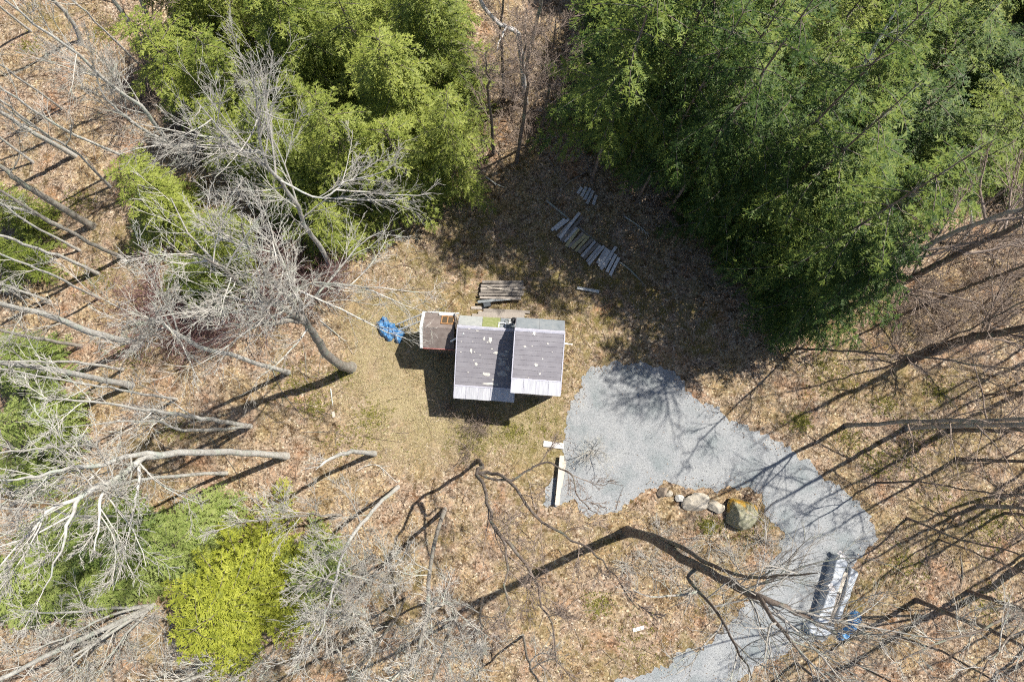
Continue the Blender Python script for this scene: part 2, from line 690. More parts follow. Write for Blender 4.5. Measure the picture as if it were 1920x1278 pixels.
def quads_at(c, size, tilt, rng, aspect=(.5, .9)):
    n = len(c)
    yaw = rng.uniform(0, 2 * math.pi, n)
    u = np.stack([np.cos(yaw), np.sin(yaw), rng.normal(0, tilt, n)], 1)
    v = np.stack([-np.sin(yaw), np.cos(yaw), rng.normal(0, tilt, n)], 1)
    a = size * rng.uniform(.7, 1.3, n)
    b = a * rng.uniform(*aspect, n)
    u, v = norm(u) * a[:, None] / 2, norm(v) * b[:, None] / 2
    V = np.stack([c - u, c - v * .9 + u * .1, c + u, c + v], 1).reshape(-1, 3)
    F = np.arange(n * 4).reshape(-1, 4)
    return V, F


def build_litter():
    rng = np.random.default_rng(5)
    n = 300000
    x, y = rng.uniform(-27, 27, n), rng.uniform(-13, 24, n)
    ind = inside(DRIVE, x, y)
    d = edge_dist(DRIVE, x, y)
    keep = np.where(ind, np.clip(.75 - d * 1.3, 0.006, 1), 1.0)
    keep *= np.where(inside(LAWN, x, y), .33, 1.0)
    keep *= np.clip(fbm(x, y, 1.1, 21, 4) * 2.6 - .75, .06, 1)
    keep[inside(HOUSE_FOOT, x, y)] = 0
    k = rng.random(n) < keep
    x, y = x[k], y[k]
    z = np.where(inside(DRIVE, x, y), .018, ground_z(x, y)) + rng.uniform(.01, .045, len(x))
    V, F = quads_at(np.stack([x, y, z], 1), .056, .42, rng)
    tag(link('leaf_litter', np_mesh('leaf_litter', V, F, M['leaf'])), 'brown and tan dead leaves covering the woodland floor', 'leaves', kind='stuff')
    # dry grass
    n = 130000
    x, y = rng.uniform(-9, 5, n), rng.uniform(-2, 15, n)
    s = soft_in(LAWN, x, y, .7) + .35 * soft_in(MOSS, x, y, 1.0)
    s[inside(HOUSE_FOOT, x, y)] = 0
    s[inside(DRIVE, x, y)] = 0
    k = rng.random(n) < s * np.clip(fbm(x, y, 1.6, 31, 4) * 2.6 - .7, .04, 1)
    x, y = x[k], y[k]
    m = len(x)
    c = np.stack([x, y, ground_z(x, y) + .005], 1)
    yaw = rng.uniform(0, 6.283, m)
    d3 = norm(np.stack([np.cos(yaw), np.sin(yaw), rng.uniform(.15, .9, m)], 1)) * rng.uniform(.06, .16, m)[:, None]
    w = np.stack([-np.sin(yaw), np.cos(yaw), np.zeros(m)], 1) * .009
    V = np.stack([c - w, c + w, c + d3], 1).reshape(-1, 3)
    tag(link('dry_grass', np_mesh('dry_grass', V, np.arange(m * 3).reshape(-1, 3), M['dry_grass'])), 'short straw coloured dry grass around the cabin', 'grass', kind='stuff')
    # green tufts scattered in clumps
    cl = [(1690, 860), (1730, 810), (1640, 870), (1590, 820), (1760, 930), (1840, 1010), (1870, 970), (1850, 1130), (1700, 1060), (1660, 760),
          (1760, 730), (1500, 790), (1560, 700), (660, 820), (640, 700), (700, 780), (1190, 1190), (1120, 1130), (560, 720), (590, 760),
          (180, 520), (150, 380), (60, 90), (200, 60), (240, 660), (330, 810), (1400, 990), (1330, 985), 
          (1000, 790), (960, 810), (890, 820)]
    xs, ys = [], []
    for q in cl:
        p = P(*q)
        kq = rng.integers(60, 190)
        sp = rng.uniform(.25, .75)
        xs.append(rng.normal(p.x, sp, kq))
        ys.append(rng.normal(p.y, sp * .8, kq))
    x, y = np.concatenate(xs), np.concatenate(ys)
    k = ~inside(DRIVE, x, y) & ~inside(HOUSE_FOOT, x, y)
    x, y = np.repeat(x[k], 4), np.repeat(y[k], 4)
    m = len(x)
    c = np.stack([x + rng.normal(0, .02, m), y + rng.normal(0, .02, m), ground_z(x, y)], 1)
    yaw = rng.uniform(0, 6.283, m)
    d3 = norm(np.stack([np.cos(yaw), np.sin(yaw), rng.uniform(.3, 1.6, m)], 1)) * rng.uniform(.08, .2, m)[:, None]
    w = np.stack([-np.sin(yaw), np.cos(yaw), np.zeros(m)], 1) * .014
    V = np.stack([c - w, c + w, c + d3], 1).reshape(-1, 3)
    tag(link('ground_cover', np_mesh('ground_cover', V, np.arange(m * 3).reshape(-1, 3), M['tuft'])), 'small yellow green tufts growing through the leaf litter', 'plants', kind='stuff')
    # fallen twigs
    n = 6500
    x, y = rng.uniform(-27, 27, n), rng.uniform(-13, 22, n)
    k = ~inside(DRIVE, x, y) & ~inside(HOUSE_FOOT, x, y) & (rng.random(n) < np.where(inside(LAWN, x, y), .2, 1))
    x, y = x[k], y[k]
    m = len(x)
    yaw = rng.normal(.5, 1.0, m)
    L = rng.gamma(2.0, .26, m) + .1
    st = np.stack([x, y, ground_z(x, y) + .035], 1)
    pp = grow(rng, st, np.stack([np.cos(yaw), np.sin(yaw), np.zeros(m)], 1), L, 4, 0, .13)
    pp[:, :, 2] = st[:, None, 2] + rng.uniform(0, .05, (m, 4))
    V, F = tubes(pp, np.linspace(1, .4, 4)[None] * rng.uniform(.006, .015, m)[:, None], 3)
    tag(link('twig_litter', np_mesh('twig_litter', V, F, M['twig_litter'])), 'thin fallen twigs strewn over the leaf litter', 'twigs', kind='stuff')
    # loose stones on the gravel
    n = 12000
    x, y = rng.uniform(1, 19, n), rng.uniform(-14, 5, n)
    k = inside(DRIVE, x, y)
    x, y = x[k], y[k]
    V, F = quads_at(np.stack([x, y, np.full(len(x), .026)], 1), .034, .35, rng, (.7, 1))
    tag(link('gravel_stones', np_mesh('gravel_stones', V, F, M['stone_bits'])), 'loose pale and dark stones on the gravel driveway', 'gravel', kind='stuff')


build_litter()


# ------------------------------------------------------------------ the cabin
M['roof'] = simple_mat('grey_roll_roofing', (.165, .155, .17), (.205, .195, .212), 2.2, .85, stretch=(1, 1.6, 1), bmp=.12, bdist=.004, third=(.24, .23, .245), rand=.035)
M['roof_brown'] = simple_mat('brown_shed_roofing', (.125, .098, .085), (.19, .155, .138), 5, .85, bmp=.3, third=(.235, .20, .18), rand=.1)
M['roof_green'] = simple_mat('mossy_roof_sheet', (.13, .16, .05), (.22, .24, .09), 7, .8, third=(.3, .3, .16))
M['roof_blue'] = simple_mat('blue_grey_roof_sheet', (.13, .15, .16), (.2, .22, .23), 4, .7, third=(.26, .27, .27))
M['roof_pale'] = simple_mat('pale_grey_roof_sheet', (.24, .25, .24), (.33, .34, .32), 5, .7, third=(.40, .40, .38))
M['metal'] = simple_mat('white_metal_panel', (.34, .345, .365), (.46, .46, .485), 2.6, .4, .0, stretch=(5, .6, 1), bmp=.06, third=(.62, .62, .64), rand=.06)
M['trim'] = simple_mat('pale_metal_edge', (.36, .36, .41), (.50, .49, .55), 8, .5, bmp=.05)
M['trim_white'] = simple_mat('white_edge_board', (.45, .47, .47), (.66, .68, .67), 9, .6, stretch=(3, 3, 3), third=(.72, .73, .71))
M['trim_red'] = simple_mat('faded_red_edge', (.28, .07, .06), (.42, .16, .15), 6, .7)
M['siding'] = simple_mat('weathered_board_siding', (.11, .085, .065), (.2, .165, .13), 6, .9, stretch=(6, 6, .6), third=(.28, .24, .2))
M['peel'] = simple_mat('bare_white_patch', (.38, .36, .33), (.55, .53, .48), 14, .85, third=(.65, .63, .58), bmp=.1)
M['peel_grey'] = simple_mat('bare_grey_patch', (.3, .3, .3), (.4, .39, .38), 14, .85, bmp=.1)
M['steel'] = simple_mat('galvanised_steel', (.35, .36, .37), (.55, .56, .57), 10, .35, .7, bmp=.05)
M['soot'] = simple_mat('dark_stovepipe', (.03, .03, .032), (.08, .08, .082), 10, .5, .4, bmp=.05)
M['wood_frame'] = simple_mat('orange_brown_wood_frame', (.3, .15, .06), (.45, .25, .11), 8, .6, stretch=(4, 1, 1))
gm, _nt, _N, _L, _b = new_mat('skylight_glass')
_b.inputs['Base Color'].default_value = (.10, .075, .05, 1)
_b.inputs['Roughness'].default_value = .12
M['skylight'] = gm


class Slope:
    """a roof profile: front eave, ridge, back eave as (y, z)"""

    def __init__(s, f, r, b):
        s.f, s.r, s.b = f, r, b

    def z(s, y):
        (y0, z0), (y1, z1), (y2, z2) = s.f, s.r, s.b
        if y <= y1:
            return z0 + (z1 - z0) * (y - y0) / (y1 - y0)
        return z1 + (z2 - z1) * (y - y1) / (y2 - y1)


def prism_yz(bm, x0, x1, prof):
    a = [bm.verts.new((x0, y, z)) for y, z in prof]
    b = [bm.verts.new((x1, y, z)) for y, z in prof]
    n = len(prof)
    bm.faces.new(a[::-1])
    bm.faces.new(b)
    for i in range(n):
        j = (i + 1) % n
        bm.faces.new((a[i], a[j], b[j], b[i]))


def sheet(parent, name, mat, S, x0, x1, ya, yb, lo, hi, t=.008):
    """thin sheet lying on a slope; lo/hi: lift of its lower/upper edge"""
    bm = bmesh.new()
    za, zb = S.z(ya), S.z(yb)
    box8(bm, [(x0, ya, za + lo - t), (x1, ya, za + lo - t), (x1, yb, zb + hi - t), (x0, yb, zb + hi - t),
              (x0, ya, za + lo), (x1, ya, za + lo), (x1, yb, zb + hi), (x0, yb, zb + hi)])
    return bm_obj(name, bm, mat, parent)


def wall_box(parent, x0, x1, y0, y1, S, door=None):
    bm = bmesh.new()
    t = .09
    prof = [(y0, 0), (y0, S.z(y0) - t), (S.r[0], S.r[1] - t), (y1, S.z(y1) - t), (y1, 0)]
    prism_yz(bm, x0, x1, prof)
    x = x0 + .1
    while x < x1 - .05:
        bx(bm, x, x + .035, y0 - .018, y0 - .001, .08, S.z(y0) - t - .01)
        bx(bm, x, x + .035, y1 + .001, y1 + .018, .08, S.z(y1) - t - .01)
        x += .24
    y = y0 + .1
    while y < y1 - .05:
        for xx, s in ((x0, -1), (x1, 1)):
            bx(bm, min(xx + s * .001, xx + s * .018), max(xx + s * .001, xx + s * .018), y, y + .035, .08, S.z(y) - t - .03)
        y += .24
    return bm_obj('wall', bm, M['siding'], parent)


def section(root, x0, x1, S, metal, npan, rows, rng, edges):
    bm = bmesh.new()
    (y0, z0), (y1, z1), (y2, z2) = S.f, S.r, S.b
    t = .08
    prism_yz(bm, x0, x1, [(y0, z0), (y1, z1), (y2, z2), (y2, z2 - t), (y1, z1 - t), (y0, z0 - t)])
    roof = bm_obj('roof', bm, M['roof'], root)
    ys = np.linspace(y0 + metal - .02, y1 - .02, rows + 1)
    for i in range(rows):
        cuts = [x0 + .03] + sorted(rng.uniform(x0 + .5, x1 - .5, 1).tolist()) + [x1 - .03]
        for a, b in zip(cuts[:-1], cuts[1:]):
            if b - a > .12:
                sheet(roof, 'roof_sheet', M['roof'], S, a + .001, b - .001, ys[i] + rng.uniform(-.008, .008), ys[i + 1] + .03,
                      .024 + rng.uniform(0, .005), .010 + rng.uniform(0, .003))
    w = (x1 - x0 + .02) / npan
    for i in range(npan):
        a = x0 - .01 + i * w
        k = rng.uniform(-.006, .006)
        pn = sheet(roof, 'metal_panel', M['metal'], S, a + .005, a + w - .005, y0 - .07 + k, y0 + metal + k, .035 + k, .045 + k, .006)
        bm = bmesh.new()
        za, zb = S.z(y0 - .06) + .036 + k, S.z(y0 + metal) + .046 + k
        box8(bm, [(a - .002, y0 - .065, za), (a + .02, y0 - .065, za), (a + .02, y0 + metal, zb), (a - .002, y0 + metal, zb),
                  (a - .002, y0 - .065, za + .018), (a + .02, y0 - .065, za + .018), (a + .02, y0 + metal, zb + .018), (a - .002, y0 + metal, zb + .018)])
        bm_obj('seam', bm, M['trim'], roof)
    sheet(roof, 'flashing', M['trim'], S, x0 + .01, x1 - .01, y0 + metal - .02, y0 + metal + .035, .055, .052, .006)
    bm = bmesh.new()
    prism_yz(bm, x0 - .015, x1 + .015, [(y1 - .07, S.z(y1 - .07) + .03), (y1, z1 + .045), (y1 + .07, S.z(y1 + .07) + .03),
                                         (y1 + .07, S.z(y1 + .07) + .015), (y1, z1 + .03), (y1 - .07, S.z(y1 - .07) + .015)])
    bm_obj('ridge_cap', bm, M['trim'], roof)
    for e in edges:
        xx = x0 if e < 0 else x1
        bm = bmesh.new()
        a, b = xx - .022, xx + .022
        prism_yz(bm, a, b, [(y0, z0 - .10), (y0, z0 + .042), (y1 - .08, S.z(y1 - .08) + .042), (y1 - .08, S.z(y1 - .08) - .1)])
        bm_obj('edge_trim', bm, M['trim'], roof)
    return roof


def zoom_px(X, Y):
    return 680 + .2504 * X, 500 + .2504 * Y


def to_local(root_loc, rz, p):
    d = Vector(p) - Vector(root_loc)
    c, s = math.cos(-rz), math.sin(-rz)
    return Vector((d.x * c - d.y * s, d.x * s + d.y * c, d.z))


def build_cabin():
    rng = np.random.default_rng(2)
    loc, rz = (-2.5, 2.2, 0), R(-4)
    root = empty('cabin', loc, rz)
    tag(root, 'small grey roofed cabin of two stepped sections with white metal eaves', 'cabin')
    low = Slope((0, 2.62), (2.88, 3.68), (3.40, 3.36))
    tall = Slope((.27, 4.2), (2.74, 4.74), (3.27, 4.45))
    wall_box(root, .16, 2.59, .2, 3.25, low)
    wall_box(root, 2.60, 4.34, .45, 3.12, tall)
    rl = section(root, 0, 2.595, low, .46, 5, 12, rng, (-1,))
    rt = section(root, 2.44, 4.46, tall, .50, 4, 10, rng, (-1, 1))
    rl['label'] = 'lower grey roof with pale bare patches and shadow of the taller section'
    rt['label'] = 'taller grey roof on the right'
    # back slopes
    sheet(rl, 'roof_sheet', M['roof_pale'], low, .03, 1.02, 2.96, 3.42, .012, .02)
    sheet(rl, 'roof_sheet', M['roof_green'], low, 1.03, 1.78, 2.96, 3.42, .012, .02)
    sheet(rl, 'roof_sheet', M['roof_blue'], low, 1.79, 2.58, 2.96, 3.42, .012, .02)
    sheet(rt, 'roof_sheet', M['roof_blue'], tall, 2.47, 3.42, 2.82, 3.29, .012, .02)  # tree shade over the tall back slope is put into this bluish colour
    sheet(rt, 'roof_sheet', M['roof_blue'], tall, 3.43, 4.44, 2.82, 3.29, .012, .02)
    # fascia under the front eaves
    for S, x0, x1 in ((low, .01, 2.58), (tall, 2.46, 4.44)):
        bm = bmesh.new()
        y, z = S.f
        bx(bm, x0, x1, y + .03, y + .055, z - .2, z - .06)
        bm_obj('fascia', bm, M['trim_white'], root)

    def on_roof(X, Y, S):
        z = 3.4
        for _ in range(6):
            q = to_local(loc, rz, P(*zoom_px(X, Y), z))
            z = S.z(q.y)
        return q

    def patch(X, Y, w, h, S, roof, mat, up=.034):
        c = on_roof(X, Y, S)
        sc = .2504 / 39.5 * .9
        n = 14
        bm = bmesh.new()
        vs, vb = [], []
        for i in range(n):
            a = i * 2 * math.pi / n
            r = rng.uniform(.55, 1.15)
            x, y = c.x + math.cos(a) * w / 2 * sc * r, c.y + math.sin(a) * h / 2 * sc * r
            vs.append(bm.verts.new((x, y, S.z(y) + up + .002)))
            vb.append(bm.verts.new((x, y, S.z(y) + up - .02)))
        bm.faces.new(vs)
        for i in range(n):
            j = (i + 1) % n
            bm.faces.new((vs[j], vs[i], vb[i], vb[j]))
        bm_obj('bare_patch', bm, mat, roof)

    for q in ((955, 550, 34, 40), (908, 538, 18, 30), (935, 565, 20, 12), (812, 630, 22, 34), (838, 640, 10, 12), (1003, 645, 52, 22), (1080, 634, 40, 18), (968, 615, 22, 10),
              (850, 728, 26, 30), (832, 700, 14, 10), (928, 806, 56, 26), (905, 800, 16, 24), (950, 876, 130, 20), (1000, 880, 46, 14), (975, 845, 22, 10), (735, 640, 12, 10),
              (860, 480, 30, 8), (795, 465, 24, 7), (790, 790, 14, 9), (880, 660, 10, 8), (740, 560, 9, 9), (825, 560, 8, 8)):
        patch(*q, low, rl, M['peel'])
    for q in ((1050, 655, 90, 26), (1045, 720, 66, 50), (1085, 760, 36, 46), (1048, 800, 92, 50), (1030, 690, 44, 18), (1070, 690, 50, 14)):
        patch(*q, low, rl, M['peel_grey'])
    for q in ((1283, 498, 24, 34), (1216, 598, 24, 14), (1268, 594, 10, 9), (1385, 575, 16, 11), (1300, 735, 30, 26), (1346, 690, 14, 10), (1326, 802, 16, 14), (1348, 778, 9, 8),
              (1190, 680, 9, 7), (1420, 640, 8, 8), (1240, 830, 10, 7)):
        patch(*q, tall, rt, M['peel'])
    # stovepipe
    c = on_roof(1128, 425, low)
    c.x = 2.42
    bm = bmesh.new()
    bmesh.ops.create_cone(bm, cap_ends=True, segments=16, radius1=.075, radius2=.075, depth=.8)
    bmesh.ops.translate(bm, vec=(c.x - .06, c.y, c.z + .3), verts=bm.verts)
    ch = bm_obj('stovepipe', bm, M['steel'], root, True)
    bm = bmesh.new()
    bmesh.ops.create_cone(bm, cap_ends=True, segments=16, radius1=.13, radius2=.03, depth=.09)
    bmesh.ops.translate(bm, vec=(c.x - .06, c.y, c.z + .80), verts=bm.verts)
    bm_obj('cap', bm, M['soot'], ch)
    bm = bmesh.new()
    bmesh.ops.create_cone(bm, cap_ends=True, segments=16, radius1=.11, radius2=.11, depth=.08)
    bmesh.ops.translate(bm, vec=(c.x - .06, c.y, c.z + .70), verts=bm.verts)
    bm_obj('collar', bm, M['steel'], ch)
    bm = bmesh.new()
    bx(bm, c.x - .28, c.x + .12, c.y - .16, c.y + .16, c.z - .02, c.z + .05)
    bm_obj('flashing', bm, M['peel'], ch)
    bm = bmesh.new()
    bar(bm, (c.x - .42, c.y + .12, c.z + .08), (c.x - .06, c.y, c.z + .5), .025, .025)
    bar(bm, (c.x - .1, c.y - .45, c.z + .1), (c.x - .06, c.y, c.z + .5), .025, .025)
    bm_obj('stay', bm, M['steel'], ch)
    # rod sticking out of the right wall
    bm = bmesh.new()
    bar(bm, (4.3, 2.45, 3.9), (4.86, 2.42, 3.85), .03, .03)
    bm_obj('rod', bm, M['steel'], root)
    # two wooden frames lying on the back slope near the stovepipe
    c = on_roof(1045, 440, low)
    bm = bmesh.new()
    for a, b, cc, d in ((-.16, .16, -.13, -.09), (-.16, .16, .09, .13), (-.16, -.12, -.09, .09), (.12, .16, -.09, .09)):
        bx(bm, c.x + a, c.x + b, c.y + cc, c.y + d, c.z + .0, c.z + .06)
    bm_obj('vent_frame', bm, M['trim_white'], rl)


build_cabin()


def build_shed():
    z0, zr = 2.38, 2.98
    fl, fr, bl = P(790.2, 651.5, z0), P(852.5, 652.7, z0), P(796.4, 586.4, z0)
    rz = R(-3)
    root = empty('shed', (fl.x, fl.y, 0), rz)
    tag(root, 'small brown roofed shed with skylight against the left end of the cabin', 'shed')
    W = (fr - fl).length - .02
    D = 1.58
    S = Slope((0, z0), (D * .52, zr), (D, z0 + .02))
    wall_box(root, .1, W - .02, .1, D - .1, S)
    bm = bmesh.new()
    t = .07
    (y0, a0), (y1, a1), (y2, a2) = S.f, S.r, S.b
    prism_yz(bm, 0, W, [(y0, a0), (y1, a1), (y2, a2), (y2, a2 - t), (y1, a1 - t), (y0, a0 - t)])
    roof = bm_obj('roof', bm, M['roof_brown'], root)
    h = y1 / 2
    for k in range(2):
        sheet(roof, 'roof_sheet', M['roof_brown'], S, .07, W - .01, k * h - .01, k * h + h + .01, .022, .010)
    sheet(roof, 'roof_sheet', M['roof_brown'], S, .07, W - .01, y1 + .005, y1 + .4, .010, .014)
    sheet(roof, 'roof_sheet', M['roof_brown'], S, .07, W - .01, y1 + .37, y2 + .01, .010, .024)
    bm = bmesh.new()
    prism_yz(bm, -.06, .065, [(y0 - .02, a0 - .09), (y0 - .02, a0 + .035), (y1, a1 + .045), (y2 + .02, a2 + .035), (y2 + .02, a2 - .09), (y1, a1 - .09)])
    bm_obj('edge_board', bm, M['trim_white'], roof)
    bm = bmesh.new()
    bx(bm, .07, W, y0 - .035, y0 - .005, a0 - .1, a0 + .03)
    bm_obj('front_edge', bm, M['trim_red'], roof)
    bm = bmesh.new()
    bx(bm, .02, W + .12, y2 + .005, y2 + .045, a2 - .1, a2 + .03)
    bm_obj('back_edge', bm, M['trim_white'], roof)
    # skylight
    x0, x1, ya, yb = W - .62, W - .05, y1 + .2, y1 + .62
    sk = None
    bm = bmesh.new()
    for a, b, c, d in ((x0, x1, ya, ya + .05), (x0, x1, yb - .05, yb), (x0, x0 + .05, ya + .05, yb - .05), (x1 - .05, x1, ya + .05, yb - .05),
                       ((x0 + x1) / 2 - .025, (x0 + x1) / 2 + .025, ya + .05, yb - .05)):
        box8(bm, [(a, c, S.z(c)), (b, c, S.z(c)), (b, d, S.z(d)), (a, d, S.z(d)), (a, c, S.z(c) + .07), (b, c, S.z(c) + .07), (b, d, S.z(d) + .07), (a, d, S.z(d) + .07)])
    sk = bm_obj('skylight', bm, M['wood_frame'], root)
    m = (x0 + x1) / 2
    for a, b in ((x0 + .052, m - .027), (m + .027, x1 - .052)):
        c, d = ya + .052, yb - .052
        bm = bmesh.new()
        box8(bm, [(a, c, S.z(c) + .005), (b, c, S.z(c) + .005), (b, d, S.z(d) + .005), (a, d, S.z(d) + .005),
                  (a, c, S.z(c) + .04), (b, c, S.z(c) + .04), (b, d, S.z(d) + .04), (a, d, S.z(d) + .04)])
        bm_obj('pane', bm, M['skylight'], sk)
    bm = bmesh.new()
    bx(bm, W - .75, W + .02, yb + .02, yb + .1, S.z(yb + .1) + .02, S.z(yb) + .06)
    bm_obj('flashing', bm, M['trim_white'], roof)


build_shed()


# ------------------------------------------------------------------ things lying about
M['plank_grey'] = simple_mat('weathered_grey_plank', (.34, .335, .33), (.52, .51, .50), 5, .85, stretch=(1, 12, 3), third=(.66, .65, .63), rand=.2, bdist=.004)
M['plank_brown'] = simple_mat('weathered_brown_plank', (.15, .13, .11), (.28, .245, .21), 5, .85, stretch=(1, 12, 3), third=(.38, .345, .305), rand=.3, bdist=.004)
M['plank_yellow'] = simple_mat('new_yellow_plank', (.33, .27, .14), (.46, .40, .22), 5, .8, stretch=(1, 12, 3), third=(.52, .47, .3), rand=.1, bdist=.004)
M['plank_pale'] = simple_mat('pale_wood_plank', (.36, .31, .24), (.52, .46, .38), 5, .8, stretch=(1, 12, 3), third=(.62, .57, .49), rand=.08, bdist=.004)  # light wood, the boards' own colour
M['white_board'] = simple_mat('white_painted_board', (.48, .42, .39), (.62, .58, .55), 5, .6, stretch=(1, 7, 3), third=(.7, .67, .65))
M['tarp_blue'] = simple_mat('blue_tarp', (.012, .055, .17), (.05, .18, .38), 4, .42, third=(.26, .42, .58), bmp=.4, bdist=.02)
M['tarp_grey'] = simple_mat('grey_plastic_wrap', (.32, .345, .38), (.43, .46, .49), 2.2, .42, third=(.55, .575, .60), bmp=.15, bdist=.012)
M['slate_box'] = simple_mat('dark_plastic_box', (.02, .028, .035), (.05, .06, .07), 6, .5)
M['rock_pale'] = simple_mat('pale_rock', (.30, .26, .20), (.45, .40, .32), 4, .9, third=(.55, .50, .42), bmp=.5, bdist=.04)
M['rock_white'] = simple_mat('white_rock', (.45, .42, .36), (.62, .59, .53), 4, .9, third=(.7, .68, .63), bmp=.4, bdist=.03)
M['rock_dark'] = simple_mat('dark_slab_rock', (.13, .10, .075), (.24, .19, .145), 5, .9, third=(.33, .27, .2), bmp=.5, bdist=.03)


def lichen_rock():
    m, nt, N, L, b = new_mat('lichen_boulder')
    tc = N.new('ShaderNodeTexCoord')
    v = tc.outputs['Object']
    n = noise(N, L, 5, 6, .7, v)
    r = ramp(N, [(.3, (.16, .155, .09)), (.5, (.27, .26, .17)), (.7, (.36, .34, .28))])
    L.new(n.outputs['Fac'], r.inputs['Fac'])
    n2 = noise(N, L, 2.2, 5, .65, v)
    sx = N.new('ShaderNodeSeparateXYZ')
    L.new(v, sx.inputs[0])
    ma = N.new('ShaderNodeMath')
    ma.operation = 'MULTIPLY_ADD'
    L.new(sx.outputs['Y'], ma.inputs[0])
    ma.inputs[1].default_value = .30
    L.new(n2.outputs['Fac'], ma.inputs[2])
    r2 = ramp(N, [(.52, (0, 0, 0)), (.66, (1, 1, 1))])
    L.new(ma.outputs[0], r2.inputs['Fac'])
    oc = ramp(N, [(.35, (.24, .19, .035)), (.52, (.40, .23, .03)), (.7, (.52, .25, .03))])
    L.new(n.outputs['Fac'], oc.inputs['Fac'])
    c = mix(N, L, r.outputs['Color'], oc.outputs['Color'], r2.outputs['Color'])
    L.new(c, b.inputs['Base Color'])
    b.inputs['Roughness'].default_value = .9
    bump(N, L, n.outputs['Fac'], .6, .05, b)
    return m


M['rock_lichen'] = lichen_rock()
ORD = ['first', 'second', 'third', 'fourth', 'fifth', 'sixth', 'seventh', 'eighth', 'ninth', 'tenth', 'eleventh', 'twelfth', 'thirteenth', 'fourteenth', 'fifteenth',
       'sixteenth', 'seventeenth', 'eighteenth', 'nineteenth', 'twentieth', 'twenty first', 'twenty second', 'twenty third', 'twenty fourth']


def plank(a, b, w, t, mat, label, za, zb=None, group=None, name='plank', cat='plank', rng=random):
    """a board between two pixels of the photograph, underside at height za..zb; local x runs across the grain"""
    zb = za if zb is None else zb
    pa, pb = P(*a, za + t), P(*b, zb + t)
    c = (pa + pb) / 2
    d = pb - pa
    L = d.length
    bm = bmesh.new()
    n = 5
    prof = []
    bend = rng.uniform(-.012, .012)
    vs = []
    for i in range(n + 1):
        u = i / n
        y = (u - .5) * L
        z = bend * (1 - (2 * u - 1) ** 2) * 1.5
        ww = w * (1 + rng.uniform(-.03, .03)) / 2
        vs.append([bm.verts.new(q) for q in ((-ww, y, z - t), (ww, y, z - t), (ww, y, z), (-ww, y, z))])
    for i in range(n):
        for k in range(4):
            bm.faces.new((vs[i][k], vs[i][(k + 1) % 4], vs[i + 1][(k + 1) % 4], vs[i + 1][k]))
    bm.faces.new(vs[0][::-1])
    bm.faces.new(vs[-1])
    o = bm_obj(name, bm, mat)
    o.location = c
    yaw = math.atan2(d.y, d.x) - math.pi / 2
    o.rotation_euler = (math.atan2(d.z, math.hypot(d.x, d.y)), rng.uniform(-.04, .04), yaw)
    return tag(o, label, cat, group)


def z8(X, Y):
    return 840 + X / 3.993, 320 + Y / 3.993


ROW = [((875, 360), (775, 445), 'g'), ((905, 363), (803, 442), 'g'), ((932, 372), (818, 492), 'b'), ((985, 313), (836, 505), 'g'), ((1006, 345), (850, 528), 'b'),
       ((932, 428), (846, 522), 'g'), ((966, 424), (872, 530), 'g'), ((978, 432), (884, 566), 'y'), ((1012, 465), (902, 572), 'b'), ((1032, 480), (926, 580), 'y'),
       ((1052, 492), (955, 602), 'y'), ((1080, 512), (978, 612), 'b'), ((1102, 528), (1000, 642), 'g'), ((1126, 545), (1014, 655), 'b'), ((1142, 558), (1040, 680), 'g'),
       ((1168, 562), (1052, 702), 'g'), ((1188, 578), (1120, 692), 'g'), ((1208, 592), (1132, 715), 'g'), ((1258, 568), (1145, 738), 'g'), ((1232, 612), (1170, 722), 'g'),
       ((1256, 625), (1190, 757), 'g'), ((1280, 648), (1214, 782), 'g')]
MATS = {'g': M['plank_grey'], 'b': M['plank_brown'], 'y': M['plank_yellow']}
NAMES = {'g': 'weathered grey', 'b': 'darker brown grey', 'y': 'yellowish'}
for k, (a, b, c) in enumerate(ROW):
    z = .14 + (.03 if k in (3, 4, 18) else 0) + random.uniform(0, .008)
    plank(z8(*a), z8(*b), .15 * random.uniform(.85, 1.1), .035, MATS[c],
          f'{NAMES[c]} plank, {ORD[k]} from the upper left end of the diagonal plank row', z, None, 'planks laid in a diagonal row')
for k, (a, b) in enumerate((((1002, 124), (972, 168)), ((1036, 120), (1000, 192)), ((1066, 130), (1020, 216)), ((1088, 150), (1040, 246)), ((1110, 182), (1088, 252)))):
    plank(z8(*a), z8(*b), .15, .04, M['plank_grey'], f'short pale grey plank under the hemlocks, {ORD[k]} from the left of five', .1 + .01 * k, None, 'short planks under the hemlock edge')

# stack of boards behind the cabin
STK = [((893, 112), (1203, 112)), ((880, 142), (1200, 134)), ((884, 160), (1206, 160)), ((882, 184), (1200, 184)), ((880, 206), (1198, 210)), ((888, 230), (1196, 236))]
for k, (a, b) in enumerate(STK):
    plank(zoom_px(a[0] + random.uniform(-14, 10), a[1] + random.uniform(-4, 4)), zoom_px(b[0] + random.uniform(-10, 14), b[1] + random.uniform(-4, 4)), random.uniform(.10, .14), .04, M['plank_brown'], f'long brown board of the stack behind the cabin, {ORD[k]} from the woods', .34 + random.uniform(0, .01), None, 'boards stacked behind the cabin')
for k, (a, b) in enumerate(STK):
    plank(zoom_px(a[0] + 6 * k % 11, a[1] + 2), zoom_px(b[0] - 5 * k % 13, b[1] + 2), .15, .04, M['plank_brown'],
          f'brown board in the lower layer of the stack behind the cabin, {ORD[k]} from the woods', .24 + random.uniform(0, .01), None, 'lower boards stacked behind the cabin')
plank(zoom_px(935, 152), zoom_px(1160, 184), .06, .03, M['plank_pale'], 'narrow pale batten lying across the board stack behind the cabin', .392, None, 'loose boards behind the cabin')
plank(zoom_px(862, 262), zoom_px(1110, 238), .13, .03, M['roof_blue'], 'blue grey board slanting along the near edge of the board stack', .3, .34)
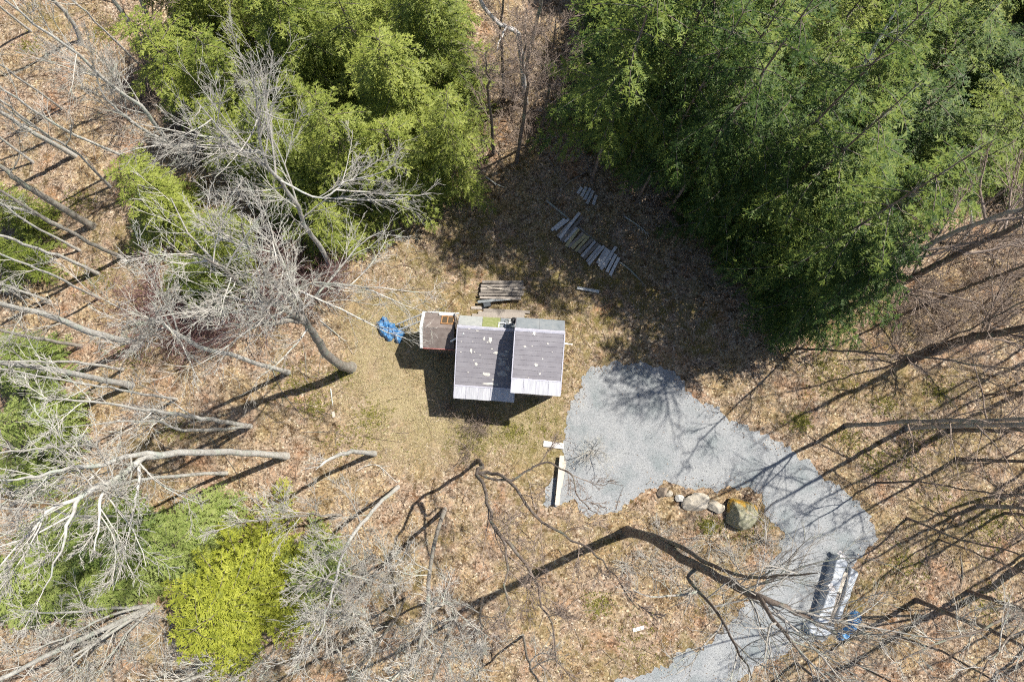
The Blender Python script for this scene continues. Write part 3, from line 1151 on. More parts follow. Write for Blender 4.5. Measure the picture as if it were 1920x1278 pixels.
for X in (930, 1150):
    plank(zoom_px(X, 105), zoom_px(X, 245), .1, .2, M['plank_brown'], f'{"left" if X < 1000 else "right"} bearer beam under the board stack behind the cabin', .02)
bm = bmesh.new()
bx(bm, -.16, .16, -.13, .13, 0, .26)
bevel(bm, .02, 2)
o = bm_obj('storage_box', bm, M['slate_box'])
bm = bmesh.new()
bx(bm, -.175, .175, -.145, .145, .262, .30)
bevel(bm, .012, 1)
bm_obj('lid', bm, M['slate_box'], o)
o.location = P(*zoom_px(932, 285))
o.rotation_euler = (0, 0, .2)
tag(o, 'small dark box between the board stack and the cabin', 'box')
for k, (a, b, m) in enumerate((((812, 305), (912, 306), 'b'), ((905, 322), (1252, 338), 'b'), ((865, 345), (1215, 356), 'b'), ((820, 362), (1210, 378), 'b'))):
    plank(zoom_px(*a), zoom_px(*b), .14, .04, MATS[m], ['short brown board at the left of the loose boards behind the cabin', 'longest brown board lying loose behind the cabin',
          'brown board second nearest to the cabin back wall', 'brown board lying nearest to the cabin back wall'][k], .06 + .02 * k, None, 'loose boards behind the cabin')
# white gutter length
bm = bmesh.new()
L = (P(1081.7, 540.4) - P(1123, 548)).length
bx(bm, -L / 2, L / 2, -.06, .06, 0, .012)
bx(bm, -L / 2, L / 2, -.06, -.048, .012, .09)
bx(bm, -L / 2, L / 2, .048, .06, .012, .09)
bx(bm, -L / 2, -L / 2 + .01, -.048, .048, .012, .09)
o = bm_obj('gutter', bm, M['trim_white'])
o.location = (P(1081.7, 540.4) + P(1123, 548)) / 2 + Vector((0, 0, .08))
o.rotation_euler = (0, 0, R(-10))
tag(o, 'short white gutter length lying in the shade behind the cabin', 'gutter')
# boards by the driveway
plank((1019, 831), (1057, 836), .27, .05, M['white_board'], 'wide white board lying on the lawn at the edge of the gravel', .07)
plank((1053.8, 853.8), (1044.5, 946.6), .20, .06, M['plank_pale'], 'longer pale timber propped beside the gravel', .30, .30, 'pale timbers beside the gravel')
plank((1059.6, 864), (1051, 914), .13, .05, M['plank_pale'], 'shorter pale timber on the right of the propped pair', .26, .22, 'pale timbers beside the gravel')
plank((1049.5, 858), (1040.5, 940), .07, .2, M['plank_brown'], 'dark beam supporting the pale timbers beside the gravel', .06)
plank((1041, 938), (1050, 939), .14, .26, M['plank_brown'], 'wooden block under the lower end of the pale timbers', .03, None, None, 'wood_block', 'block')
plank((1049, 862), (1060, 863), .14, .2, M['plank_brown'], 'wooden block under the upper end of the pale timbers', .03, None, None, 'wood_block', 'block')
plank((1187, 1181), (1208, 1175), .16, .02, M['white_board'], 'small white sheet lying in the leaves south of the boulders', .05, None, None, 'white_sheet', 'sheet')
plank((624, 771), (626, 782), .13, .05, M['plank_pale'], 'small pale wood offcut on the leaves left of the lawn', .05, None, None, 'wood_block', 'block')
plank(zoom_px(657, 560), zoom_px(755, 500), .07, .03, M['trim_white'], 'pale stick lying from the shed roof onto the cabin roof', 2.95, 3.62, None, 'stick', 'stick')
plank(zoom_px(690, 345), zoom_px(712, 375), .06, .05, M['plank_pale'], 'short wooden post standing off between shed and cabin roofs', 2.6, 3.0, None, 'stick', 'stick')

# ladder from the tarp up to the shed
a, b = P(746, 613, .15), P(793, 594, 1.5)
bm = bmesh.new()
d = (b - a).normalized()
s = Vector((0, 0, 1)).cross(d).normalized()
s = (s * .75 + Vector((0, 0, 1)) * .5).normalized()
root = empty('ladder', (a.x, a.y, 0))
o0 = Vector((a.x, a.y, 0))
for k in (-1, 1):
    bm = bmesh.new()
    bar(bm, a + s * .15 * k - o0, b + s * .15 * k - o0, .05, .07)
    bm_obj('rail', bm, M['trim_white'], root)
n = 6
for i in range(n):
    p = a + (b - a) * ((i + .5) / n) - o0
    bm = bmesh.new()
    bar(bm, p - s * .14, p + s * .14, .03, .03, d)
    bm_obj('rung', bm, M['steel'], root)
tag(root, 'white ladder leaning from the blue tarp to the shed', 'ladder')


def cover(name, poly_px, h, mat, label, cat, edge=.14, wr=.05, wscale=6.0, res=.04, seed=1, kind_h=None):
    """a sheet draped over something: heightfield over an outline, thick at its rim"""
    poly = [tuple(P(*q, h * .75).xy) for q in poly_px]
    poly = densify(poly, .08, .03, seed)
    cx, cy = sum(p[0] for p in poly) / len(poly), sum(p[1] for p in poly) / len(poly)
    xs = np.arange(min(p[0] for p in poly) - res, max(p[0] for p in poly) + res, res)
    ys = np.arange(min(p[1] for p in poly) - res, max(p[1] for p in poly) + res, res)
    X, Y = np.meshgrid(xs, ys)
    ins = inside(poly, X, Y)
    d = np.where(ins, edge_dist(poly, X, Y), 0)
    e = np.clip(d / edge, 0, 1)
    e = e * e * (3 - 2 * e)
    hh = h if kind_h is None else h * kind_h(X, Y)
    fold = np.abs(fbm(X + .15 * vnoise(X, Y, 4, seed + 9), Y, wscale, seed, 3) - .5) * 2
    Z = e * hh * (1 - .0 * fold) - e * wr * 2.2 * fold + wr * .7 * e + .015 + .012 * vnoise(X, Y, 8, seed + 3) * ins
    idx = -np.ones(X.shape, int)
    V = []
    for j, i in zip(*np.nonzero(ins)):
        idx[j, i] = len(V)
        V.append((X[j, i] - cx, Y[j, i] - cy, max(.02, Z[j, i])))
    F = []
    for j in range(X.shape[0] - 1):
        for i in range(X.shape[1] - 1):
            q = (idx[j, i], idx[j, i + 1], idx[j + 1, i + 1], idx[j + 1, i])
            if min(q) >= 0:
                F.append(q)
    me = bpy.data.meshes.new(name)
    me.from_pydata(V, [], F)
    bm = bmesh.new()
    bm.from_mesh(me)
    ed = [x for x in bm.edges if x.is_boundary]
    r = bmesh.ops.extrude_edge_only(bm, edges=ed)
    for v in r['geom']:
        if isinstance(v, bmesh.types.BMVert):
            v.co.z = -.03
    bmesh.ops.recalc_face_normals(bm, faces=bm.faces)
    bm.to_mesh(me)
    bm.free()
    for p in me.polygons:
        p.use_smooth = True
    me.materials.append(mat)
    o = link(name, me)
    o.location = (cx, cy, 0)
    return tag(o, label, cat)


def zt(X, Y):
    return zoom_px(X, Y)


cover('tarp', [zt(*q) for q in ((92, 405), (118, 400), (142, 362), (175, 372), (196, 408), (238, 420), (252, 452), (300, 468), (322, 498), (300, 540), (272, 580), (240, 566), (232, 530),
                                (212, 556), (182, 560), (160, 528), (124, 512), (112, 470))], .24, M['tarp_blue'], 'crumpled blue tarp on the lawn at the foot of the ladder', 'tarp', .16, .17, 5.0, .03, 4)


def zp(X, Y):
    return 1460 + X / 5.809, 1000 + Y / 5.809


cover('wrapped_lumber', [zp(*q) for q in ((590, 275), (650, 230), (735, 285), (755, 340), (700, 430), (640, 640), (585, 820), (525, 975), (410, 985), (400, 900), (450, 780), (520, 560), (560, 420))],
      .62, M['tarp_grey'], 'long lumber bundle wrapped in grey plastic on the gravel', 'lumber bundle', .07, .03, 3.2, .035, 6)
cover('wrapped_lumber', [zp(*q) for q in ((770, 355), (860, 400), (868, 440), (810, 600), (740, 760), (690, 900), (655, 985), (598, 980), (610, 880), (660, 740), (700, 600), (735, 470))],
      .46, M['tarp_grey'], 'narrower lumber bundle wrapped in grey plastic beside the leaves', 'lumber bundle', .07, .03, 3.2, .035, 8)
cover('plastic_sheet', [zp(*q) for q in ((285, 985), (340, 950), (410, 990), (530, 985), (640, 1000), (610, 1080), (520, 1140), (400, 1135), (300, 1080))],
      .42, M['tarp_grey'], 'grey plastic sheet draped over the near end of the lumber bundles', 'sheet', .14, .06, 3.5, .035, 10)
for k, (a, b) in enumerate((((735, 420), (660, 640)), ((700, 640), (600, 900)), ((655, 660), (545, 985)))):
    plank(zp(*a), zp(*b), .16, .05, M['plank_pale' if k == 0 else 'plank_brown'],
          ['pale board exposed between the two wrapped lumber bundles', 'brown board at the right of the gap between the wrapped bundles', 'brown board at the left of the gap between the wrapped bundles'][k], .32 - .05 * k)
plank(zp(655, 195), zp(725, 275), .2, .03, M['white_board'], 'white board end sticking out at the top of the wrapped lumber', .5)
plank(zp(555, 545), zp(600, 630), .2, .02, M['white_board'], 'white scrap lying on the larger wrapped bundle', .66, .64, None, 'white_sheet', 'sheet')
cover('tarp', [zp(*q) for q in ((850, 830), (905, 860), (925, 930), (890, 985), (860, 1010), (880, 1050), (800, 1110), (740, 1180), (660, 1180), (640, 1120), (700, 1040), (775, 1000), (765, 920), (790, 860))],
      .26, M['tarp_blue'], 'crumpled blue tarp beside the wrapped lumber bundles', 'tarp', .14, .15, 5.5, .03, 15)


def rock(c, size, mat, label, seed, rz=0.0, tilt=(0, 0), sink=.25):
    rng = np.random.default_rng(seed)
    bm = bmesh.new()
    bmesh.ops.create_icosphere(bm, subdivisions=4, radius=1)
    planes = norm(rng.normal(0, 1, (11, 3)))
    cut = rng.uniform(.52, .84, 11)
    for v in bm.verts:
        p = np.array(v.co)
        for n_, k_ in zip(planes, cut):
            q = p @ n_ - k_
            if q > 0:
                p = p - n_ * q * .98
        p = p * (1 + .05 * (vnoise(p[0] * 3 + seed, p[1] * 3 + p[2] * 2, 1.7) - .5) + .03 * (vnoise(p[0] * 9 + seed, p[1] * 9 + p[2] * 7, 1.0) - .5))
        v.co = Vector((p[0] * size[0], p[1] * size[1], p[2] * size[2]))
    o = bm_obj('rock', bm, mat, None, False)
    q = P(*c)
    o.location = (q.x, q.y, size[2] * (1 - 2 * sink) * .8)
    o.rotation_euler = (tilt[0], tilt[1], rz)
    return tag(o, label, 'rock', 'rocks edging the gravel')


rock((1240, 921), (.34, .13, .3), M['rock_dark'], 'dark flat slab of rock standing on edge at the left of the rock row', 1, R(55), (.5, 0), .2)
rock((1253, 925), (.2, .16, .2), M['rock_pale'], 'smallest tan rock beside the dark slab', 2, .3)
rock((1273, 934), (.29, .2, .24), M['rock_white'], 'whitish oval rock third from the left in the rock row', 3, R(-25))
rock((1302, 939), (.66, .52, .40), M['rock_pale'], 'broad pale rock in the middle of the rock row', 9, .25)
rock((1337, 947), (.5, .38, .32), M['rock_pale'], 'grey tan rock half in shade beside the lichen boulder', 5, -.2)
rock((1382, 958), (.84, .80, .74), M['rock_lichen'], 'largest boulder with orange lichen at the bend of the gravel', 6, .15)


# ------------------------------------------------------------------ bare trees
def solve_z(base, px, lo, hi):
    """height at which the ray of a pixel passes closest to the vertical through the base"""
    zs = np.linspace(lo, hi, 160)
    best = min(zs, key=lambda z: (P(px[0], px[1], z).xy - base.xy).length)
    return best


def px_path(base, pts, zstart, hmax):
    out = []
    z = zstart
    for p in pts:
        if len(p) == 3:
            zz = p[2]
        else:
            zz = solve_z(base, p, max(z + .25, .3), min(z + 7.0, hmax))
        out.append(P(p[0], p[1], zz))
        z = zz
    return out


def twig_levels(rng, axes, dens, spread, levels, up, tw, thick=.0105):
    """branches, twigs and twiglets on the axes [(path, radii, t0)]"""
    parts = []
    A = []
    for path, rad, t0, m, l1 in axes:
        pp, rr = spawn(rng, path[None], rad[None], max(2, int(m * dens)), t0, .99, R(24), R(62), (1, 1), 8, up, .085, .55, .014)
        # set lengths in metres: longest low in the crown
        k = len(pp)
        t = np.linspace(0, 1, k)
        L = l1 * (1.0 - .5 * t) * rng.uniform(.55, 1.25, k)
        cur = np.linalg.norm(np.diff(pp, axis=1), axis=2).sum(1)
        pp = pp[:, :1] + (pp - pp[:, :1]) * (L / cur)[:, None, None]
        r0 = np.clip(L * thick, .013, .042 * thick / .0105)
        A.append((pp, np.linspace(1, .32, 8)[None] * r0[:, None]))
    p1 = np.concatenate([a for a, _ in A])
    r1 = np.concatenate([b for _, b in A])
    parts.append(tubes(p1, r1, 5))
    p2, r2 = spawn(rng, p1, r1, 7, .12, 1, R(18), R(48), (.32, .62), 6, up * .8, .10, .62, tw * 1.3)
    parts.append(tubes(p2, r2, 3))
    if levels >= 3:
        p3, r3 = spawn(rng, p2, r2, 5, .1, 1, R(18), R(45), (.35, .65), 4, up * .8, .10, .65, tw)
        parts.append(tubes(p3, r3, 3))
    if levels >= 4:
        p4, r4 = spawn(rng, p3, r3, 3, .1, 1, R(16), R(42), (.35, .65), 3, up * .8, .10, .7, tw * .85)
        parts.append(tubes(p4, r4, 3))
    return parts


TREE_N = [0]


def bare_tree(label, pts, h, r0, crown=(.45, 3.2), n1=18, dens=1.0, levels=3, bark='bark_grey', twig='twig_pale', limbs=(), group='bare trees', up=.07, tw=.0075, spread=1.0,
              zs=None, cat='tree', wob=.05, thick=.0105):
    """pts: trunk seen in the photograph from its base; limbs: (attach index, [pixels], radius)"""
    TREE_N[0] += 1
    rng = np.random.default_rng(100 + TREE_N[0])
    base = P(*pts[0])
    way = [base - Vector((0, 0, .15))] + px_path(base, pts[1:], 0, h)
    last = way[-1]
    if last.z < h - .8:
        lean = (last - way[-2]) if len(way) > 1 else Vector((rng.normal(0, .25), rng.normal(0, .25), 1))
        lean = Vector((lean.x, lean.y, 0)) / max(lean.length, .1)
        n = 3
        for k in range(1, n + 1):
            dz = (h - last.z) * k / n
            way.append(last + Vector((lean.x * dz * .3 + rng.normal(0, .12), lean.y * dz * .3 + rng.normal(0, .12), dz)))
    o0 = np.array([base.x, base.y, 0])
    path = smooth_path([np.array(w) for w in way], max(14, int(h * 1.6)))
    z = path[:, 2]
    u = np.linspace(0, 1, len(path))
    path[1:, :2] += rng.normal(0, wob * .5, (len(path) - 1, 2)) * np.minimum(1, u[1:, None] * 4)
    rad = r0 * (.9 if r0 > .2 else .76) * (1 - u) ** .9 + .015
    rad[0] *= 1.4
    rad[1] *= 1.08
    root = empty('bare_tree', (base.x, base.y, 0))
    tag(root, label, cat, group)
    V, F = tubes(path[None] - o0, rad[None], 9)
    link('trunk', np_mesh('trunk', V, F, M[bark], True), root)
    axes = [(path, rad, crown[0], n1, crown[1])]
    for li in limbs:
        i0, lp, lr = li[:3]
        st = way[i0]
        lw = [st] + px_path(base, lp, st.z, h + 2)
        lpath = smooth_path([np.array(w) for w in lw], max(8, 3 * len(lw)))
        uu = np.linspace(0, 1, len(lpath))
        lpath[1:] += rng.normal(0, wob * .4, (len(lpath) - 1, 3))
        lrad = lr * .8 * (1 - uu) ** .9 + .012
        V, F = tubes(lpath[None] - o0, lrad[None], 7)
        link('limb', np_mesh('limb', V, F, M[bark], True), root)
        axes.append((lpath, lrad, li[3] if len(li) > 3 else .25, li[4] if len(li) > 4 else max(6, n1 * .6), crown[1] * .8))
    parts = twig_levels(rng, axes, dens, spread, levels, up, tw, thick)
    V, F = merge(parts)
    link('crown', np_mesh('crown', V - o0, F, M[twig]), root)
    return root


def build_bare_trees():
    B = bare_tree
    # --- left of the lawn
    B('large forked grey tree with smooth curved trunk at the left edge of the lawn', [(658, 688), (636, 684), (612, 662), (590, 628), (574, 606), (545, 565), (490, 500), (450, 420)], 16.5, .235, (.5, 4.4), 12, .78, 4,
      'bark_grey', 'twig_pale', [(4, [(543, 600), (507, 606), (470, 586), (443, 569), (380, 545)], .12, .3, 13), (4, [(540, 583), (490, 556), (447, 529), (410, 496), (350, 470)], .13, .3, 14),
                                 (4, [(562, 565), (543, 529), (527, 489), (505, 440)], .10, .3, 12), (5, [(560, 540), (600, 530), (660, 535), (720, 540)], .06, .2, 9)], up=.05, tw=.006)
    B('tall pale barked tree with fan shaped crown in front of the hemlocks', [(622, 508), (604, 468), (573, 426), (560, 390), (523, 337), (490, 287), (483, 207), (474, 130)], 15.5, .135, (.3, 4.4), 24, .85, 4,
      'bark_pale', 'twig_pale', [(4, [(600, 370), (650, 340), (700, 330)], .035, .2, 9), (5, [(450, 280), (410, 240), (370, 190)], .05, .2, 9)], up=.07, tw=.006)
    B('slim pale tree on the leaves below the forked grey tree', [(541, 698), (500, 686), (437, 667), (390, 655), (345, 635), (300, 600)], 13, .12, (.5, 2.6), 16, 1, 4, 'bark_pale')
    B('grey leaning tree with mossy trunk at the left, between two thin pale trunks', [(262, 645), (213, 634), (150, 616), (113, 599), (67, 586), (0, 568)], 15, .2, (.3, 2.2), 16, .9, 3, 'bark_pale')
    B('thin straight pole like tree below the mossy trunk at the left edge', [(153, 649), (100, 639), (50, 629), (0, 619)], 14, .1, (.6, 2), 10, .8, 3, 'bark_grey')
    B('straight pale trunk pointing left above the left edge hemlock', [(246, 722), (170, 707), (100, 692), (0, 680)], 15, .17, (.6, 2.4), 12, .8, 3, 'bark_pale')
    B('twin stemmed pale tree whose stems part near the ground left of the lawn', [(470, 799), (433, 793), (367, 781), (317, 774), (267, 766), (167, 753), (60, 745)], 15, .12, (.3, 2.5), 16, .9, 3, 'bark_pale', 'twig_pale',
      [(0, [(433, 803), (377, 806), (333, 804), (300, 790), (230, 790), (120, 800)], .09, .35, 12)])
    B('thick whitish trunk lying far over to the left below the twin stems', [(537, 855), (480, 850), (400, 849), (300, 852), (262, 866), (220, 895), (150, 930), (90, 962), (0, 1060)], 16, .17, (.42, 2.8), 20, .9, 4, 'bark_pale', 'twig_pale',
      [(3, [(262, 850), (200, 868), (130, 880), (60, 892), (-20, 905)], .09, .2, 12), (4, [(260, 905), (250, 950), (240, 985)], .05, .3, 5), (5, [(190, 930), (185, 985), (175, 1040)], .05, .2, 6),
       (6, [(125, 985), (120, 1020), (80, 1110)], .05, .2, 5)])
    B('short thin pale tree just below the thick whitish trunk', [(424, 887), (370, 888), (320, 893), (280, 897), (230, 905)], 12, .085, (.5, 2), 10, .9, 3, 'bark_pale')
    B('broken pale snag on the leaves below the lawn', [(702, 850), (655, 847), (615, 862), (592, 880)], 7.5, .13, (.6, 1.2), 8, .7, 2, 'bark_pale', 'twig_pale')
    B('pale tree leaning down the slope right of the yellow green hemlock', [(746, 912, 0), (705, 950, 4.5), (665, 1000, 7.5), (640, 1050, 9.5), (622, 1110, 11.5), (600, 1190, 13.5)], 14, .095, (.25, 2.6), 20, 1, 4, 'bark_pale')
    B('grey tree with mossy limbs below the snag', [(834, 953, 0), (815, 1015, 4.5), (808, 1070, 7.5), (798, 1150, 10), (770, 1250, 12.5)], 14, .095, (.25, 2.4), 18, 1, 4, 'bark_grey', 'twig_pale',
      [(3, [(845, 1130, 9.5), (865, 1190, 11), (890, 1260, 12.5)], .06, .2, 7)])
    B('dark crooked tree with long snaking limbs below the cabin', [(896, 862, 0), (903, 873, 3), (897, 886, 6), (915, 935, 8.3), (925, 985, 9.6), (947, 1025, 10.5), (948, 1100, 11.8), (950, 1190, 13.2)], 13.5, .095, (.4, 2.0), 14, .9, 4,
      'bark_brown', 'twig_brown', [(2, [(925, 886, 6.6), (962, 908, 7.8), (1000, 962, 8.8), (1056, 1004, 9.8), (1110, 1032, 10.6), (1150, 1075, 11.4), (1195, 1140, 12.6)], .07, .3, 10),
                                   (4, [(975, 1048, 10.8), (1008, 1100, 11.6), (1030, 1160, 12.5), (1050, 1250, 13.5)], .06, .3, 8), (2, [(955, 905, 7.4), (990, 880, 8), (1024, 868, 8.6), (1068, 888, 9.4), (1085, 930, 10.2), (1118, 965, 11)], .05, .4, 6)], wob=.09)
    B('large dark double trunked tree between the lawn timbers and the gravel', [(1176, 996), (1220, 1008), (1265, 1036), (1310, 1062), (1370, 1092), (1425, 1120), (1500, 1150), (1570, 1190)], 16.5, .21, (.5, 3.6), 15, .9, 3,
      'bark_brown', 'twig_grey', [(0, [(1236, 1006), (1290, 1034), (1340, 1062), (1420, 1082), (1530, 1072)], .12, .6, 6), (3, [(1290, 1085), (1340, 1140), (1375, 1200), (1410, 1270)], .06, .3, 10),
                                  (5, [(1480, 1200), (1540, 1262)], .05, .2, 7)], up=.02, tw=.0062)
    # --- right side
    B('leafless grey tree at the lower edge of the dark hemlocks, upper of two long trunks', [(1525, 585), (1570, 560), (1620, 525), (1680, 500), (1760, 450), (1900, 398)], 17, .16, (.22, 3.3), 24, 1, 3, 'bark_grey', 'twig_brown', thick=.017, tw=.01)
    B('dark trunk running parallel below the upper grey trunk on the right', [(1572, 580), (1629, 563), (1671, 542), (1749, 500), (1826, 460), (1920, 415)], 17, .2, (.22, 3.3), 24, 1, 3, 'bark_brown', 'twig_brown', thick=.017, tw=.01)
    B('thick dark trunk leaving the frame at the right, halfway between cabin and hemlocks', [(1757, 656), (1799, 640), (1852, 627), (1920, 614)], 18, .25, (.22, 3.3), 24, 1, 3, 'bark_brown', 'twig_brown', thick=.017, tw=.01)
    B('thin brown tree behind the parallel trunks at the right', [(1736, 572), (1790, 548), (1850, 525), (1930, 495)], 15, .09, (.22, 2.9), 20, .9, 3, 'bark_brown', 'twig_brown')
    B('slender dark sapling stretching right across the leaves below the last hemlock', [(1493, 653), (1600, 658), (1750, 672), (1925, 695)], 13, .05, (.22, 2.1), 18, .9, 3, 'bark_brown', 'twig_brown')
    B('long grey trunk lying level to the right of the driveway bend', [(1588, 797), (1640, 795), (1720, 790), (1800, 788), (1920, 785)], 17, .11, (.22, 3.6), 20, .9, 3, 'bark_grey', 'twig_brown')
    B('paler trunk starting halfway along the level grey trunk', [(1702, 801), (1800, 797), (1920, 795)], 17, .14, (.22, 3.6), 20, .9, 3, 'bark_grey', 'twig_brown')
    B('short visible dark trunk right of the two level trunks', [(1780, 806), (1850, 806), (1930, 806)], 16, .12, (.22, 2.9), 18, .9, 3, 'bark_brown', 'twig_brown')
    B('dark thin trunk at the right edge above the two lowest level trunks', [(1793, 860), (1850, 862), (1930, 867)], 16, .1, (.22, 2.9), 18, .9, 3, 'bark_brown', 'twig_brown')
    B('grey trunk at the right edge with a dark knot at its foot', [(1831, 948), (1880, 950), (1930, 953)], 17, .12, (.22, 2.9), 18, .9, 3, 'bark_grey', 'twig_brown')
    B('small dark trunk just below the knotted grey trunk at the right edge', [(1880, 961), (1930, 967)], 15, .08, (.22, 2.7), 17, .9, 3, 'bark_brown', 'twig_brown')
    B('dark trunk slanting to the lower right, right of the blue tarp', [(1716, 1123), (1777, 1148), (1833, 1170), (1925, 1212)], 16, .12, (.22, 2.9), 20, .9, 3, 'bark_brown', 'twig_pale')
    B('short dark trunk above the slanting one in the lower right corner', [(1815, 1108), (1870, 1126), (1930, 1148)], 16, .12, (.22, 2.9), 18, .9, 3, 'bark_brown', 'twig_pale',
      [(2, [(1900, 1150, 7.0), (1850, 1176, 7.6), (1770, 1200, 8.4), (1700, 1230, 9.0), (1650, 1252, 9.6)], .06, .5, 6), (2, [(1880, 1210, 8.0), (1850, 1245, 9.0), (1830, 1290, 10)], .045, .3, 6)])
    B('thick trunk standing just outside the right edge with a broad shadow', [(1946, 1043), (2010, 1056)], 17, .26, (.4, 3), 14, .7, 3, 'bark_brown', 'twig_brown')
    B('trunk standing outside the right edge above the knotted grey trunk', [(1962, 884), (2040, 888)], 16, .16, (.22, 2.9), 18, .9, 3, 'bark_brown', 'twig_brown')
    B('trunk standing outside the right edge near the level trunks', [(1966, 712), (2040, 700)], 17, .18, (.22, 3.6), 20, .9, 3, 'bark_brown', 'twig_brown')
    B('slim trunk standing outside the right edge below the thick dark trunk', [(1990, 650), (2060, 634)], 16, .13, (.22, 3.6), 20, .9, 3, 'bark_brown', 'twig_brown')
    B('trunk outside the lower right corner', [(1990, 1200), (2060, 1225)], 16, .14, (.22, 2.9), 18, .9, 3, 'bark_brown', 'twig_pale')
    # --- upper left
    B('tall pale trunk pointing to the top left corner, left of a parallel grey one', [(338, 160), (293, 110), (253, 60), (213, 0)], 16, .16, (.35, 2.2), 14, .8, 3, 'bark_pale', 'twig_brown')
    B('grey lichen covered trunk right of the pale one near the top left', [(362, 172), (333, 130), (300, 80), (277, 30), (260, -10)], 16, .15, (.35, 2.2), 14, .8, 3, 'bark_grey', 'twig_brown')
    B('long pale forked tree crossing the leaves at upper left', [(372, 312), (320, 267), (267, 203), (217, 167)], 15, .12, (.3, 2.8), 20, .9, 4, 'bark_pale', 'twig_pale',
      [(1, [(275, 248), (232, 215), (195, 180), (175, 120)], .09, .3, 10)])
    B('pale trunk near the top left corner beside the mossy patch', [(152, 82), (135, 40), (100, 0)], 15, .14, (.4, 2.2), 12, .8, 3, 'bark_pale', 'twig_brown')
    B('pale leaning trunk at the left edge, upper of a close pair', [(143, 293), (83, 260), (33, 230), (0, 210)], 15, .14, (.4, 2.2), 12, .8, 3, 'bark_pale', 'twig_brown')
    B('thin pale trunk crossing just above the leaning pair at the left edge', [(98, 262), (45, 222), (0, 187)], 14, .07, (.4, 1.8), 10, .8, 3, 'bark_pale', 'twig_brown')
    B('thick grey trunk entering from the left edge above the small green hemlock', [(174, 424), (127, 397), (67, 360), (27, 333), (0, 312)], 17, .2, (.5, 2.6), 14, .8, 3, 'bark_grey', 'twig_pale')
    B('slim pale trunk just below the thick grey one at the left edge', [(116, 426), (60, 398), (0, 381)], 15, .1, (.4, 2.2), 12, .8, 3, 'bark_pale', 'twig_pale')
    B('straight grey trunk ending beside the small green hemlock at the left', [(232, 482), (200, 470), (160, 450), (113, 426), (40, 382)], 15, .12, (.5, 2.2), 12, .8, 3, 'bark_grey', 'twig_pale')
    B('thin pale trunk parallel to and below the straight grey one at the left', [(184, 513), (127, 486), (60, 463), (0, 440)], 15, .09, (.5, 2.2), 12, .8, 3, 'bark_pale', 'twig_pale')
    B('pale low branching tree at the left edge over the green hemlocks', [(120, 868), (78, 846), (0, 836)], 9, .09, (.2, 2.0), 14, .9, 3, 'bark_white', 'twig_pale')
    # --- lower left
    B('many stemmed pale clump fanning into the lower left corner', [(288, 1134), (200, 1176), (100, 1222), (0, 1270)], 13, .13, (.25, 2.4), 16, 1, 3, 'bark_pale', 'twig_pale',
      [(0, [(180, 1204), (60, 1282)], .10, .3, 10), (0, [(195, 1142), (110, 1147), (20, 1140)], .08, .3, 9), (0, [(215, 1175), (130, 1250), (80, 1290)], .08, .3, 9), (0, [(235, 1190), (180, 1270)], .07, .3, 8),
       (0, [(215, 1150), (110, 1200), (10, 1235)], .07, .3, 8)])
    B('pale multi stemmed tree at the bottom below the yellow green hemlock', [(492, 1212), (440, 1232), (380, 1262), (300, 1300)], 12, .1, (.2, 2.2), 14, 1, 3, 'bark_pale', 'twig_pale',
      [(0, [(420, 1255), (350, 1300)], .07, .2, 8), (0, [(470, 1250), (455, 1290)], .06, .2, 6)])
    B('grey tree at the bottom, right of the yellow green hemlock', [(736, 1165), (712, 1198), (680, 1240), (640, 1300)], 13, .11, (.2, 2.2), 14, .9, 3, 'bark_grey', 'twig_pale')
    B('thin twiggy tree rising beside the right flank of the yellow green hemlock', [(655, 1075), (630, 1110), (610, 1150), (590, 1190)], 10, .07, (.2, 1.8), 14, .9, 3, 'bark_pale', 'twig_pale')
    B('small grey tree at the bottom centre with fine pale twigs', [(850, 1165), (835, 1205), (815, 1270)], 11, .08, (.3, 2.0), 12, .9, 3, 'bark_grey', 'twig_pale')
    # --- top centre
    B('white barked birch arching left at the top between the hemlock groups', [(985, 195), (979, 125), (970, 64), (949, 51), (926, 36), (900, 0), (885, -40)], 15, .15, (.55, 1.6), 8, .7, 3, 'bark_white', 'twig_brown',
      [(3, [(940, 72), (932, 98)], .05, .4, 4)])
    B('grey forked tree right of the arching birch at the top', [(975, 180), (992, 100), (1004, 55), (1018, -20)], 15, .12, (.4, 2), 12, .9, 3, 'bark_grey', 'twig_brown')
    B('brown twiggy tree in the gap between the hemlock groups', [(968, 305), (976, 255), (984, 200), (990, 150)], 11, .1, (.25, 2.2), 18, 1, 4, 'bark_brown', 'twig_brown')
    B('brown twiggy tree at the right side of the gap', [(1010, 262), (1022, 205), (1035, 140)], 10, .08, (.2, 2.2), 16, 1, 4, 'bark_brown', 'twig_brown')
    B('brown twiggy tree at the top of the gap beside the birch', [(945, 190), (942, 120), (938, 50)], 10, .08, (.2, 2.2), 16, 1, 4, 'bark_brown', 'twig_brown')
    B('smaller brown twiggy tree left of the gap near the birch', [(925, 290), (922, 230), (915, 170)], 9, .08, (.2, 2), 16, 1, 3, 'bark_brown', 'twig_brown')
    B('pale branching tree over the hemlocks at the right edge', [(1795, 462), (1822, 420), (1815, 375), (1800, 330)], 10, .09, (.25, 2.2), 16, .9, 3, 'bark_pale', 'twig_pale')
    B('thin pale bare stem inside the lower hemlock edge at the right', [(1620, 540), (1640, 515), (1645, 468), (1660, 420)], 10, .05, (.3, 1.8), 12, .8, 3, 'bark_pale', 'twig_pale')
    B('pale grey dead trunk showing through the dark hemlocks at upper right', [(1480, 330), (1512, 275), (1540, 225), (1575, 165)], 14, .12, (.3, 1.4), 10, .7, 2, 'bark_pale', 'twig_pale')


build_bare_trees()


